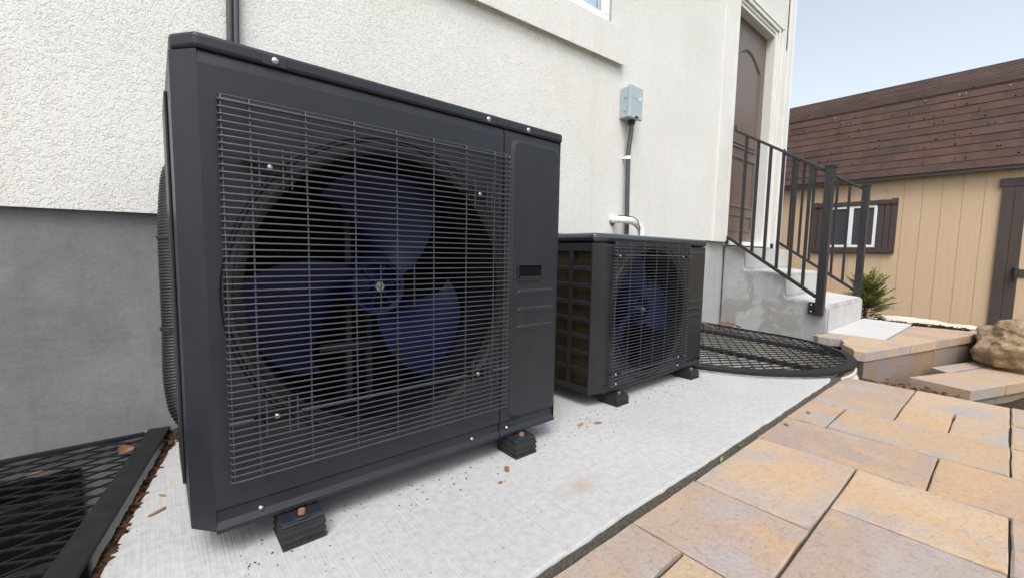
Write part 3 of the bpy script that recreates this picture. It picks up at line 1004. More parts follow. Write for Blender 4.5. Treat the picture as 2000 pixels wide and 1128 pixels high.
    for xx in P['lidscrew']:
        tb_ = MB(); tb_.box(xx - .022, xx + .022, yf - ov - .0015, yf - ov + .001, zc + .0025, z1 - P['lb'] - .001)
        tb_.build('screw_tab', cm, lid, bevel=.002)
        MB().ball((xx, yf - ov - .002, (zc + z1) / 2 - .002), .0075, .6, 10, 6).build('screw', M['steel'], lid, smooth=True)
    for xx in P['botscrew']:
        MB().ball((xx, yf + .004, z0 + .019), .0062, .8, 10, 6).build('screw', M['steel'], fp, smooth=True)
    # --- shroud and rings
    r_ = MB()
    r_.lathe(cx, cz, [(rr + .012, yf - .004), (rr + .004, yf - .007), (rr - .006, yf - .003), (rr - .009, yf + .02), (rr - .012, yf + .05), (rr - .012, yf + .13)], 72)
    for q_ in (.024, .032): r_.lathe(cx, cz, [(rr + q_ - .0022, yf + .0005), (rr + q_, yf - .002), (rr + q_ + .0022, yf + .0005)], 72)
    r_.lathe(cx, cz, [(rr + .012, yf - .004), (rr + .014, yf + .002)], 72)
    r_.build('fan_shroud', M['ring'], t_, smooth=True, angle=50)
    # --- inside: dark walls, coil, motor bracket
    i_ = MB()
    i_.add([(x0 + .03, yb - .03, z0 + .01), (xs_ - .01, yb - .03, z0 + .01), (xs_ - .01, yb - .03, zc - .01), (x0 + .03, yb - .03, zc - .01)], [(0, 1, 2, 3)])
    i_.add([(xs_ - .008, yf + .03, z0 + .01), (xs_ - .008, yb - .03, z0 + .01), (xs_ - .008, yb - .03, zc - .01), (xs_ - .008, yf + .03, zc - .01)], [(0, 1, 2, 3)])
    i_.build('inner_wall', M['inside'], t_)
    b_ = MB()
    ym = yf + .24
    for dx in (-.03, .03): b_.box(cx + dx - .008, cx + dx + .008, ym, ym + .02, z0 + .02, zc - .02)
    b_.box(cx - .11, cx + .11, ym - .001, ym + .012, cz - .19, cz - .17)
    b_.build('motor_bracket', M['galv'], t_)
    # --- fan
    yh = P['yh']
    fan = MB()
    hr = P['hub']
    fan.lathe(cx, cz, [(.0, yh), (.016, yh), (.02, yh + .012), (hr * .55, yh + .030), (hr * .8, yh + .034), (hr * .86, yh + .004), (hr, yh), (hr * 1.04, yh + .006), (hr * 1.04, yh + .085)], 40)
    for k in range(6):
        a = math.pi / 3 * k + .2
        d = Vector((math.cos(a), 0, math.sin(a)))
        fan.bar(Vector((cx, yh + .018, cz)) + d * .018, Vector((cx, yh + .018, cz)) + d * hr * .86, .004, .02, (0, 1, 0))
    fb = fan.build('fan_hub', M['blade'], t_, smooth=True, angle=35)
    MB().lathe(cx, cz, [(0, yh - .014), (.006, yh - .013), (.007, yh - .006), (.013, yh - .006), (.0135, yh), (.017, yh + .001)], 6).build('shaft_nut', M['steel'], fb)
    RB = rr - .018
    for a0 in P['blades']:
        bl = MB()
        ns, nt_ = 12, 9
        vs, fs = [], []
        for side in (0, 1):
            for i in range(ns + 1):
                s2 = i / ns
                rad = hr * .98 + (RB - hr * .98) * s2
                lo_ = R(a0) - R(33) * (1 - s2)
                hi_ = R(a0) + R(28) + R(36) * s2 ** .8
                for j in range(nt_ + 1):
                    tt = -1 + 2 * j / nt_
                    rloc = rad
                    if s2 > .7: rloc = rad - (s2 - .7) * .16 * max(0, tt) ** 2
                    ang = lo_ + (hi_ - lo_) * (tt + 1) / 2
                    yy = yh + .045 + .042 * tt * (1 - .25 * s2) - .015 * (1 - tt * tt) + .004 * side
                    vs.append((cx + rloc * math.cos(ang), yy, cz + rloc * math.sin(ang)))
        st = (ns + 1) * (nt_ + 1)
        for side in (0, 1):
            for i in range(ns):
                for j in range(nt_):
                    a = side * st + i * (nt_ + 1) + j
                    fs.append((a, a + 1, a + nt_ + 2, a + nt_ + 1))
        for i in range(ns):
            for j in (0, nt_):
                a = i * (nt_ + 1) + j
                fs.append((a, a + nt_ + 1, a + nt_ + 1 + st, a + st))
        for j in range(nt_):
            a = ns * (nt_ + 1) + j
            fs.append((a, a + 1, a + 1 + st, a + st))
        bl.add(vs, fs)
        bl.build('fan_blade', M['blade'], fb, smooth=True, angle=50)
    # --- wire guard: every wire an object
    gx0, gx1, gz0, gz1 = P['grille']
    yw = yf - .020
    gr = bpy.data.objects.new('fan_guard', None); gr.empty_display_size = .05
    COL.objects.link(gr); gr.parent = t_; ORG[gr.name] = ORG[t_.name]
    org = Vector(ORG[t_.name])
    wr = P['wr']
    def hpath(z=0):
        pts = [(gx0 + .004, yf - .001, z)]
        for k in range(4): pts.append((gx0 + .005 * (1 - math.sin(math.pi / 6 * k)), yw + .005 * (1 - math.sin(math.pi / 6 * k)) , z)) if False else None
        pts += [(gx0, yf - .012, z), (gx0 + .0015, yw + .002, z), (gx0 + .005, yw, z), (gx1 - .005, yw, z), (gx1 - .0015, yw + .002, z), (gx1, yf - .012, z), (gx1 - .004, yf - .001, z)]
        return pts
    w0 = None
    rows_ = P['rows']
    clipz = P['clipz']
    for k in range(rows_):
        z = gz0 + (gz1 - gz0) * k / (rows_ - 1)
        if w0 is None:
            wm = MB(); wm.tube(hpath(0), wr, 6)
            w0 = wm.build('horizontal_wire', M['wire'], gr, smooth=True, angle=60, origin=(org.x, org.y, 0))
            o = w0
        else:
            o = w0.copy(); COL.objects.link(o); o.parent = gr
        o.location = (0, 0, z)
    for xx in P['vert']:
        zt_, zb_ = gz1 + .012, gz0 - .004
        vm = MB(); vm.tube([(xx, yf - .002, zt_ - .002), (xx, yf - .010, zt_), (xx, yw + .006, zt_ - .002), (xx, yw + .0032, zt_ - .010), (xx, yw + .0032, zb_ + .006), (xx, yw + .006, zb_), (xx, yf - .002, zb_)], wr * 1.05, 6)
        vm.build('vertical_wire', M['wire'], gr, smooth=True, angle=60)
    for (xx, za, zb_) in P['short']:
        vm = MB(); vm.tube([(xx, yw + .0032, za), (xx, yw + .0032, zb_)], wr * 1.05, 6)
        vm.build('short_wire', M['wire'], gr, smooth=True, angle=60)
    fr_ = MB(); fr_.tube([(gx0 + .006, yw + .006, gz1 + .010), (gx1 - .006, yw + .006, gz1 + .010)], wr, 6)
    fr_.build('edge_wire', M['wire'], gr, smooth=True)
    fr_ = MB(); fr_.tube([(gx0 + .006, yw + .012, gz1 + .005), (gx1 - .006, yw + .012, gz1 + .005)], wr, 6)
    fr_.build('edge_wire', M['wire'], gr, smooth=True)
    for (xx, zz) in P['clips']:
        cl = MB()
        s = P['cs']
        cl.box(xx - .026 * s, xx + .026 * s, yf - .010, yf - .007, zz - .012 * s, zz + .010 * s)
        cl.bar((xx - .026 * s, yf - .009, zz), (xx - .05 * s, yw - .001, zz + .004), .010, .003, (0, 1, 0))
        cl.bar((xx + .026 * s, yf - .009, zz), (xx + .05 * s, yw - .001, zz + .002), .010, .003, (0, 1, 0))
        co = cl.build('guard_clip', M['ring'], gr)
        MB().ball((xx, yf - .012, zz), .0068 * (1 if s > .8 else .9), .7, 10, 6).build('screw', M['steel'], gr, smooth=True)
        for dx in P['tick']:
            vm = MB(); vm.tube([(xx + dx, yw + .0032, zz - .040 * s), (xx + dx, yw + .0032, zz + .038 * s)], wr * 1.05, 6)
            vm.build('short_wire', M['wire'], gr, smooth=True)
    for zz in clipz:
        a = MB(); a.tube([(gx0, yw - .0015, zz), (P['clips'][0][0] - .045 * P['cs'], yw - .0015, zz)], wr * 1.35, 6)
        a.build('thick_wire', M['wire'], gr, smooth=True)
        a = MB(); a.tube([(P['clips'][0][0] + .045 * P['cs'], yw - .0015, zz), (P['clips'][1][0] - .045 * P['cs'], yw - .0015, zz)], wr * 1.35, 6)
        a.build('thick_wire', M['wire'], gr, smooth=True)
        a = MB(); a.tube([(P['clips'][1][0] + .045 * P['cs'], yw - .0015, zz), (gx1, yw - .0015, zz)], wr * 1.35, 6)
        a.build('thick_wire', M['wire'], gr, smooth=True)
    # --- feet
    for (fx, fy) in [(a, yf - .045) for a in P['feet']] + [(a, yb - .035) for a in P['feet']]:
        ft = MB()
        w2 = .041
        base = z0 - .004
        rh = P['rub']
        ft.prism([(fy + .001, rh + .0008), (fy + .001, rh + .004), (fy + .010, rh + .0085), (fy + .044, rh + .0095), (fy + .056, rh + .013), (fy + .085, rh + .013), (fy + .10, max(base + .006, rh + .013)), (fy + .125, max(base + .006, rh + .013)), (fy + .125, rh + .0008)], 0, fx - w2, fx + w2)
        ft.bar((fx - .022, fy + .045, rh + .011), (fx - .022, fy + .09, rh + .0145), .006, .005); ft.bar((fx + .022, fy + .045, rh + .011), (fx + .022, fy + .09, rh + .0145), .006, .005)
        fo_ = ft.build('foot', cm, t_, bevel=.004, seg=2)
        rb = MB()
        for k in range(6):
            e = .0022 if k % 2 else .0
            rb.box(fx - w2 - .002 + e, fx + w2 + .002 - e, fy - .002 + e, fy + .090 - e, rh * k / 6 + .0002, rh * (k + 1) / 6)
        rp_ = rb.build('rubber_pad', M['rubber'], fo_)
        if fy < yf:
            tt = MB()
            for k in range(13):
                xk = fx - w2 + .003 + k * (2 * w2 - .006) / 12
                tt.box(xk - .0022, xk + .0022, fy - .0035, fy - .001, .002, rh / 6 + .0015)
            tt.build('rubber_tread', M['rubber'], fo_)
            bo = MB()
            bo.lathe(0, 0, [(0, 0), (.012, 0), (.013, -.001), (.019, -.001), (.02, .0015)], 16)
            bo.v = [(fx + p[0], fy + .022 + p[2], .0103 + rh - p[1]) for p in bo.v]
            bo.build('bolt_washer', M['galv'], fo_)
            bo = MB()
            bo.lathe(0, 0, [(0, -.010), (.007, -.009), (.008, .0)], 10)
            bo.v = [(fx + p[0], fy + .022 + p[2], .0113 + rh - p[1]) for p in bo.v]
            bo.build('bolt', M[P['bolt']], fo_)
    # --- coil at the left side
    if P['coil']:
        co = MB()
        ya, yz = yf + cd + .006, yb
        rowsn = P['coilrows']
        hh = (zc - z0 - .05) / rowsn
        co.box(x0 + .001, x0 + .006, ya, yz, zc - .035, zc)
        co.box(x0 + .001, x0 + .006, ya, yz, z0, z0 + .03)
        ops = P['coilcols']
        yy = ya
        for (oa, ob_) in ops + [(yz, yz)]:
            if oa > yy: co.box(x0 + .001, x0 + .006, yy, oa, z0 + .03, zc - .035)
            yy = ob_
        gd = co.build('coil_guard', cm, t_, bevel=.0015)
        for k in range(1, rowsn):
            zk = z0 + .03 + (zc - z0 - .065) * k / rowsn
            for (oa, ob_) in ops:
                MB().box(x0 - .001, x0 + .005, oa, ob_, zk - .010, zk + .010).build('guard_slat', cm, gd, bevel=.003)
        cf = MB()
        cf.box(x0 + .018, x0 + .03, ya, yz - .01, z0 + .02, zc - .02)
        cf.build('coil', M['fin'], t_)
    return t_

c4 = (-.018, .022, .037, .062)
heat_pump(dict(label='large charcoal heat pump with blue fan, nearest the camera', mat='cab', x0=.034, x1=1.038, z0=.066, z1=1.018, yf=.98, yb=1.37,
    ch=.038, cd=.045, seam=.7905, cap=.030, tb=.022, bb=.044, cx=.450, cz=.536, r=.325, emb=(.816, 1.024, .112, .968, .026),
    louvre=[(.848, 1.006, .510), (.848, 1.006, .455), (.848, 1.006, .400)], slot=(.850, .945, .549, .592), ov=.0025, lb=.007,
    lidscrew=[.199, .731, .882], botscrew=[.150, .690, .822], yh=1.075, hub=.072, blades=(55, 176, 298), grille=(.098, .806, .166, .902), wr=.0016, rows=57,
    vert=[.104, .150] + [.250 + .1 * k for k in range(5)] + [.745, .787, .800], short=[(.408, .485, .600), (.495, .49, .60)], clips=[(.183, .790), (.698, .790), (.183, .282), (.698, .282)],
    clipz=[.797, .288], cs=1.0, tick=(-.020, .022, .038, .066), feet=[.222, .862], coil=False, rub=.0465, bolt='chip'))
heat_pump(dict(label='smaller charcoal heat pump standing beyond the large one', mat='cab2', x0=1.330, x1=2.258, z0=.056, z1=.716, yf=1.06, yb=1.42,
    ch=.070, cd=.017, seam=2.068, cap=.040, tb=.012, bb=.032, cx=1.742, cz=.378, r=.282, emb=(2.078, 2.246, .09, .655, .012),
    louvre=[(2.085, 2.20, .395), (2.085, 2.20, .36), (2.085, 2.20, .325)], ov=.006, lb=.018, lidmat='lid2',
    lidscrew=[], botscrew=[1.50, 2.02], yh=1.105, hub=.072, blades=(335, 95, 215), grille=(1.432, 2.062, .082, .672), wr=.0015, rows=44,
    vert=[1.446, 1.545, 1.645, 1.745, 1.845, 1.945, 2.02, 2.05], short=[], clips=[(1.475, .625), (1.995, .625), (1.475, .125), (1.995, .125)],
    clipz=[.628, .128], cs=.5, tick=(), feet=[1.485, 2.115], coil=True, rub=.034, coilrows=8, coilcols=[(1.088, 1.180), (1.204, 1.30), (1.32, 1.40)], bolt='steel'))

# ================================================================ LINES ON THE WALL
def thing_mesh(mb, name, mat_, label, cat, loc, group=None, **k):
    return tag(mb.build(name, mat_, origin=loc, **k), label, cat, group)
# ribbed line-set hose behind the large unit, left
hz = thing('ribbed_hose', 'black ribbed hose between the large heat pump and the wall', 'hose', (.03, 1.52, .05))
def ribbed(path, r0, r1, pitch, mat_, parent, name):
    pts = [Vector(p) for p in path]
    # resample
    L_ = [0]
    for a, b_ in zip(pts[:-1], pts[1:]): L_.append(L_[-1] + (b_ - a).length)
    out, rad = [], []
    s = 0; k = 0
    while s < L_[-1]:
        i = max(j for j in range(len(L_)) if L_[j] <= s)
        i = min(i, len(pts) - 2)
        t = (s - L_[i]) / max(1e-6, L_[i + 1] - L_[i])
        out.append(pts[i].lerp(pts[i + 1], t)); rad.append(r1 if (k // 2) % 2 else r0)
        s += pitch / 4; k += 1
    MB().tube(out, rad, 14).build(name, mat_, parent, smooth=True, angle=30)
def bez(p, n=10):
    """Catmull-Rom through points"""
    P_ = [Vector(q) for q in p]
    P_ = [P_[0] * 2 - P_[1]] + P_ + [P_[-1] * 2 - P_[-2]]
    o = []
    for i in range(1, len(P_) - 2):
        for k in range(n):
            t = k / n
            a, b_, c, d = P_[i - 1:i + 3]
            o.append(.5 * ((2 * b_) + (c - a) * t + (2 * a - 5 * b_ + 4 * c - d) * t * t + (3 * b_ - a - 3 * c + d) * t ** 3))
    o.append(P_[-2])
    return o
ribbed(bez([(.070, 1.62, .868), (.052, 1.60, .82), (.040, 1.56, .66), (.038, 1.53, .42), (.036, 1.50, .24), (.060, 1.47, .145), (.14, 1.44, .09)]), .0315, .0330, .0085, M['hose'], hz, 'hose_sleeve')
ribbed(bez([(.110, 1.60, .80), (.100, 1.56, .62), (.095, 1.52, .40), (.096, 1.49, .22), (.14, 1.46, .12)]), .0265, .0278, .0085, M['hose'], hz, 'hose_sleeve')
MB().tube([(.071, 1.62, .855), (.075, 1.63, .885)], [.036, .033], 12).build('hose_boot', M['rubber'], hz, smooth=True)
MB().tube([(.073, 1.63, .84), (.10, 1.70, .86), (.12, 1.79, .87)], .02, 10).build('wall_pipe', M['rubber'], hz, smooth=True)
for zz, xx, yy in ((.655, .040, 1.559), (.40, .038, 1.528)):
    MB().tube([(xx, yy, zz - .004), (xx, yy, zz + .004)], .037, 14).build('strap', M['rubber'], hz, smooth=True)
# twin conduits up the wall
cw = thing('wall_conduit', 'twin dark grey conduit running up the wall behind the large heat pump', 'conduit', (.235, STU, .5))
for dx in (0, .0185):
    MB().tube([(.222 + dx, STU - .02, .5), (.222 + dx, STU - .02, 1.3), (.226 + dx, STU - .02, 1.48), (.236 + dx, STU - .02, 1.75), (.24 + dx, STU - .02, 4.8)], .0095, 12).build('conduit_tube', M['conduit'], cw, smooth=True)
# disconnect box on the wall
bx = thing('disconnect_box', 'small grey electrical box with chevron mark on the stucco wall', 'electrical box', (2.6, STU, 1.68))
B0, B1, BZ0, BZ1, BD = 2.422, 2.558, 1.540, 1.735, .085
MB().box(B0, B1, STU - BD + .02, STU - .001, BZ0, BZ1).build('box_back', M['boxgrey'], bx, bevel=.005)
lidb = MB().box(B0 - .006, B1 + .006, STU - BD, STU - BD + .021, BZ0 - .006, BZ1 + .008).build('box_cover', M['boxgrey'], bx, bevel=.006)
def chevron(x, z, s):
    c_ = MB()
    y = STU - BD - .001
    c_.bar((x, y, z + s), (x + s * .8, y, z), .003, .005, (0, 1, 0)); c_.bar((x + s * .8, y, z), (x, y, z - s), .003, .005, (0, 1, 0))
    c_.build('embossed_chevron', M['vinyl'], lidb)
chevron(B1 - .044, BZ1 - .060, .015); chevron(B1 - .030, BZ1 - .058, .020)
em = MB()
for k in range(7): em.box(B0 + .012 + k * .010, B0 + .019 + k * .010, STU - BD - .0015, STU - BD + .001, BZ1 - .074, BZ1 - .060)
em.build('embossed_strip', M['boxgrey'], lidb, bevel=.0015)
for zz in (BZ0 + .055, BZ1 - .055):
    lt = MB(); lt.box(B0 - .0045, B0, STU - BD + .03, STU - BD + .048, zz - .017, zz + .017)
    lt.build('side_clip', M['boxgrey'], bx, bevel=.002)
MB().box(B0 + .055, B0 + .085, STU - BD - .008, STU - BD + .0, BZ0 - .001, BZ0 + .010).build('latch', M['rubber'], bx, bevel=.002)
cd = thing('box_conduit', 'dark grey conduit running down from the small grey box', 'conduit', (2.6, STU, .4))
cy = STU - .035
MB().tube(bez([(2.507, cy - .005, BZ0 - .01), (2.505, cy - .005, 1.46), (2.492, cy, 1.34), (2.492, cy, 1.24), (2.500, cy, 1.0), (2.508, cy, .80), (2.51, cy, .45)], 8), .0155, 12).build('conduit_tube', M['conduit'], cd, smooth=True)
MB().tube([(2.507, cy - .005, BZ0 - .001), (2.507, cy - .005, BZ0 - .030)], .022, 12).build('gland_nut', M['rubber'], cd, bevel=.002)
MB().tube([(2.492, cy, 1.300), (2.492, cy, 1.278)], .0185, 12).build('strap', M['vinyl'], cd, smooth=True)
MB().box(2.470, 2.485, cy + .01, STU - .001, 1.282, 1.296).build('strap_tab', M['vinyl'], cd)
# white elbow
pv = thing('white_pipe_elbow', 'white plastic pipe elbow leaving the wall above the small heat pump', 'pipe', (2.55, STU, .5))
el = bez([(2.385, STU + .02, .866), (2.387, STU - .045, .864), (2.415, STU - .078, .862), (2.50, STU - .085, .856), (2.565, STU - .09, .83), (2.592, STU - .095, .77), (2.595, STU - .095, .50)], 8)
MB().tube(el, .0235, 16).build('pipe', M['pvc'], pv, smooth=True)
tie = thing('cable_tie', 'thin black wire wrapped over the white pipe elbow', 'cable')
tie.location = (2.5, STU - .1, .86); ORG[tie.name] = (2.5, STU - .1, .86)
MB().tube(bez([(2.388, STU - .045, .891), (2.42, STU - .085, .889), (2.47, STU - .108, .883), (2.515, STU - .116, .860), (2.53, STU - .12, .82), (2.54, STU - .122, .70)], 6), .003, 6).build('tie_wire', M['rubber'], tie, smooth=True)
hole = MB().tube([(2.385, STU + .001, .852), (2.385, STU - .0015, .852)], .030, 16)
hole.build('pipe_sleeve', simple('brown_sealant', (.20, .16, .12), .9), pv)

# ================================================================ STONE LANDING AND LOWER STEP
LZ = .03
land = thing('stone_landing', 'raised tan stone landing at the foot of the concrete steps', 'stone step', (4.4, .5, -.2))
dF = Vector((5.384 - 3.517, .091 - .566, 0)).normalized()      # along the front
nF = Vector((-dF.y, dF.x, 0))                                 # into the landing
A = Vector((3.517, .566, 0))
def fpt(s, t=0): p = A + dF * s + nF * t; return (p.x, p.y)
def stone(pts, z0, z1, mat_, parent, name='coping_stone', bev=.004):
    m_ = MB(); m_.prism(pts, 2, z0, z1)
    return m_.build(name, mat_, parent, bevel=bev, seg=2)
SL = 1.926
# coping course (tops) with irregular cut on the left beside the well
s1, s2, s3, s4 = .607, 1.010, 1.22, 1.60
stone([fpt(.0, 0), fpt(s1 - .003, 0), (4.198, .563), (4.185, .762), (3.958, .780), (3.86, .765), (3.79, .735), (3.72, .735), (3.66, .70), (3.58, .65), (3.508, .628)], LZ - .066, LZ, M['paver'], land)
stone([(3.965, .786), (4.185, .769), (4.196, .905), (3.985, .975), (3.935, .93), (3.94, .86)], LZ - .066, LZ - .002, M['paver'], land)
stone([fpt(s1 + .003, 0), fpt(s2 - .003, 0), (4.62, .555), (4.204, .562)], LZ - .066, LZ + .001, M['paver'], land)
stone([fpt(s2 + .003, 0), fpt(s3 - .003, 0), (4.80, .552), (4.626, .554)], LZ - .066, LZ, M['paver'], land)
stone([fpt(s3 + .003, 0), fpt(s4 - .003, 0), (5.16, .549), (4.806, .551)], LZ - .066, LZ - .001, M['paver'], land)
stone([fpt(s4 + .003, 0), fpt(SL, 0), (5.36, .205), (5.33, .545), (5.166, .548)], LZ - .066, LZ, M['paver'], land)
# wall blocks below the coping
for a, b_, ins in ((0.0, .59, .006), (.596, 1.005, .012), (1.011, 1.42, .008), (1.426, SL, .012)):
    stone([fpt(a, ins), fpt(b_, ins), fpt(b_, .20), fpt(a + (.05 if a == 0 else 0), .12 if a == 0 else .20)], -.32, LZ - .069, M['shaded_stone'], land, 'wall_block', .006)
fill = MB().prism([fpt(.12, .13), fpt(SL - .02, .21), (5.33, .54), (5.30, .90), (4.2, .90), (4.05, .85), (3.95, .74)], 2, -.32, LZ - .072)
fill.build('core_fill', M['soil'], land)
sl = MB().prism([(4.185, .572), (5.40, .560), (5.50, .932), (4.178, .932)], 2, LZ - .05, LZ + .006)
thing_mesh(sl, 'concrete_slab', M['slab'], 'pale concrete slab lying against the lowest concrete step', 'slab', (4.8, .75, LZ - .05), bevel=.004)
# lower stone step
LS = -.15
low = thing('stone_step', 'low tan stone step in front of the raised landing', 'stone step', (4.3, .1, -.3))
Lp, Fp = Vector((3.848, .387, 0)), Vector((3.756, .098, 0))
dB = Vector((4.327 - 3.756, -.113 - .098, 0)).normalized()
e0 = Fp + dB * .40; e1 = Fp + dB * 1.0; e2 = Fp + dB * 1.7
q0 = Vector((4.241, .234, 0)); 
def xy(v_): return (v_.x, v_.y)
fr1 = Vector((*fpt(.42, -.02), 0)); fr2 = Vector((*fpt(SL - .1, -.02), 0))
stone([xy(Fp), xy(e0 - dB * .003), (4.34, .176), (4.235, .232), (3.95, .345), xy(Lp)], LS - .07, LS, M['paver'], low, 'step_slab')
stone([xy(e0 + dB * .003), xy(e1), (4.83, .022), (4.346, .178)], LS - .07, LS - .001, M['paver'], low, 'step_slab')
stone([(4.245, .236), (4.84, .030), (4.98, .10), (4.34, .325)], LS - .07, LS, M['paver'], low, 'step_slab')
stone([xy(e1 + dB * .004), xy(e2), (5.5, -.22), (4.84, .018)], LS - .07, LS - .001, M['paver'], low, 'step_slab')
for a, b_ in ((.03, .33), (.335, .72), (.725, 1.1), (1.105, 1.65)):
    pa, pb = Fp + dB * a, Fp + dB * b_
    nb = Vector((-dB.y, dB.x, 0))
    stone([xy(pa + nb * .015), xy(pb + nb * .015), xy(pb + nb * .16), xy(pa + nb * .16)], -.34, LS - .073, M['shaded_stone'], low, 'wall_block', .006)
# ================================================================ BOULDERS
def rock(name, label, c, s, seed, mat_, flat=1.0, group=None, strata=.5):
    import bmesh
    bm = bmesh.new()
    bmesh.ops.create_icosphere(bm, subdivisions=5, radius=1)
    off = Vector((seed * 7.3, seed * 3.1, seed))
    for v_ in bm.verts:
        p = v_.co.copy()
        e = .8
        q = Vector([math.copysign(abs(c_) ** e, c_) for c_ in p])
        d = .22 * noise.noise(q * 1.3 + off) + .14 * noise.noise(q * 3 + off) + .07 * noise.noise(q * 7 + off) + .035 * noise.noise(q * 17 + off)
        vd = noise.voronoi(q * 2.1 + off)[0]
        d += .09 * (min(vd[1] - vd[0], .45)) - .03
        lay = noise.noise(Vector((q.x * .5, q.y * .5, q.z * 3.6)) + off)
        d += strata * .16 * (math.copysign(abs(lay) ** .4, lay))
        q = q * (1 + d)
        v_.co = Vector((q.x * s[0], q.y * s[1], q.z * s[2] * flat))
    me = bpy.data.meshes.new(name)
    bm.to_mesh(me); bm.free()
    me.materials.append(mat_)
    me.polygons.foreach_set('use_smooth', [True] * len(me.polygons))
    o = bpy.data.objects.new(name, me); COL.objects.link(o)
    o.location = c
    return tag(o, label, 'rock', group)
rock('boulder', 'large layered tan boulder beside the stone landing', (4.97, -.16, -.03), (.37, .28, .215), 1, M['rock'])
rock('boulder', 'long low pale stone lying on the mulch in front of the shed', (6.25, .70, -.045), (.18, .30, .055), 2, M['limestone'], 1, strata=.2)
rock('boulder', 'narrow pale stone beside the tan shed wall right of the shrub', (6.35, .36, -.075), (.15, .26, .05), 4, M['limestone'], 1, strata=.2)
rock('boulder', 'brown boulder behind the large boulder at the shed door', (6.1, -.42, -.12), (.35, .38, .16), 6, M['rock'])

# ================================================================ SHRUB
sh = thing('shrub', 'small yellow green conifer shrub behind the concrete steps', 'shrub', (5.82, .98, 0))
rs = random.Random(11)
st_ = MB(); fo_ = MB()
base = Vector((5.82, .98, .0))
st_.tube([base + Vector((0, 0, -.05)), base + Vector((.01, 0, .2)), base + Vector((0, .01, .46))], [.016, .011, .005], 7)
def leaf(mb, p, d, up, ln, wd):
    sd_ = d.cross(up)
    if sd_.length < 1e-3: sd_ = Vector((1, 0, 0))
    sd_.normalize()
    a, b_, c, e = p, p + d * ln * .45 + sd_ * wd, p + d * ln, p + d * ln * .45 - sd_ * wd
    mb.add([a, b_, c, e], [(0, 1, 2, 3)])
for k in range(135):
    hgt = rs.random() ** 1.1
    az = rs.uniform(0, 2 * math.pi)
    rad = .28 * (1 - hgt * .62) * rs.uniform(.45, 1.2)
    z = .02 + .40 * hgt
    p0 = base + Vector((0, 0, z * .8))
    d = Vector((math.cos(az), math.sin(az), rs.uniform(.15, .9) + hgt * .8)).normalized()
    p1 = base + Vector((math.cos(az) * rad, math.sin(az) * rad, z + rs.uniform(-.03, .13)))
    st_.tube([p0, p1], [.003, .001], 4, False)
    dd = (p1 - p0).normalized()
    L_ = (p1 - p0).length
    up = Vector((rs.uniform(-.5, .5), rs.uniform(-.5, .5), 1)).normalized()
    sd_ = dd.cross(up).normalized()
    for j in range(9):
        t = .35 + .68 * j / 8
        q = p0.lerp(p1, t)
        for s in (-1, 1):
            br = (dd * .9 + sd_ * s * .75 + Vector((rs.uniform(-.25, .25), rs.uniform(-.25, .25), rs.uniform(-.1, .3)))).normalized()
            ll = .055 * (1.15 - .6 * j / 8) * rs.uniform(.7, 1.2)
            leaf(fo_, q, br, up, ll, .0052)
            for u_ in (.4, .7):
                q2 = q + br * ll * u_
                leaf(fo_, q2, (br + sd_ * s * .8).normalized(), up, ll * .5, .004)
                leaf(fo_, q2, (br - sd_ * s * .7 + dd * .3).normalized(), up, ll * .45, .004)
st_.build('stem', M['stem'], sh)
fo_.build('foliage', M['foliage'], sh, kind='stuff')

# ================================================================ SHED
SX = 8.0
shed = thing('shed', 'tan barn style shed with brown shingle roof', 'shed', (SX + 1.6, .6, -.3))
YS0, YS1 = -2.2, 2.92
gy = .849
while gy < YS1: gy += .1885
k = 0
y = gy
bt = 1.93
while y > YS0:
    ya = y - .1885
    MB().box(SX + .006, SX + .018, ya + .0022, y - .0022, -.28, bt).build('siding_board', M['siding'], shed)
    y = ya
ye0, ye1 = y, gy
bk = MB()
bk.box(SX + .0105, SX + 3.2, ye0, ye1, -.30, bt)
bk.build('wall', simple('siding_groove', (.40, .29, .18), .8), shed)
gb = MB()
for yy in (ye0, ye1 - .02):
    gb.prism([(SX + .02, bt + .001), (SX + .5, 2.98), (SX + 1.6, 3.40), (SX + 2.7, 2.98), (SX + 3.18, bt + .001)], 1, yy, yy + .02)
gb.build('gable', M['siding'], shed)
# roof deck, then each shingle
EV, KN, RG = (7.88, 1.79), (8.40, 3.00), (9.60, 3.53)
ry0, ry1 = ye0 - .12, ye1 + .10
rd = MB()
rd.prism([EV, KN, RG, (10.8, 3.02), (11.32, 1.79), (11.28, 1.77), (10.78, 2.98), (9.6, 3.49), (8.42, 2.96), (7.92, 1.77)], 1, ry0, ry1)
roof = rd.build('roof', simple('roof_felt', (.05, .03, .027), .95), shed)
rr_ = random.Random(21)
def shingle_slope(p, q, courses):
    p, q = Vector((p[0], 0, p[1])), Vector((q[0], 0, q[1]))
    d = (q - p) / courses
    nrm = Vector((-(q - p).z, 0, (q - p).x)).normalized()
    for c in range(courses):
        y = ry1 + .01 + rr_.uniform(0, .3)
        while y > ry0:
            ln = rr_.choice((.34, .5, .68, .9))
            yb_ = max(y - ln, ry0 - .012); ya_ = min(y, ry1 + .012)
            if ya_ - yb_ > .03:
                lo = p + d * c + nrm * (.0125 + rr_.uniform(-.0015, .002)) - d * .04
                hi = p + d * (c + 1.12) + nrm * .004
                th = nrm * .007
                m_ = MB()
                v8 = [(lo.x, yb_ + .001, lo.z), (lo.x, ya_ - .001, lo.z), (hi.x, ya_ - .001, hi.z), (hi.x, yb_ + .001, hi.z)]
                v8 = v8 + [(a - th.x, b_, c_ - th.z) for a, b_, c_ in v8]
                m_.add(v8, [(0, 1, 2, 3), (7, 6, 5, 4), (0, 4, 5, 1), (1, 5, 6, 2), (2, 6, 7, 3), (3, 7, 4, 0)])
                m_.build('shingle', M['shingle'], roof)
            y -= ln
shingle_slope(EV, KN, 11)
shingle_slope(KN, RG, 9)
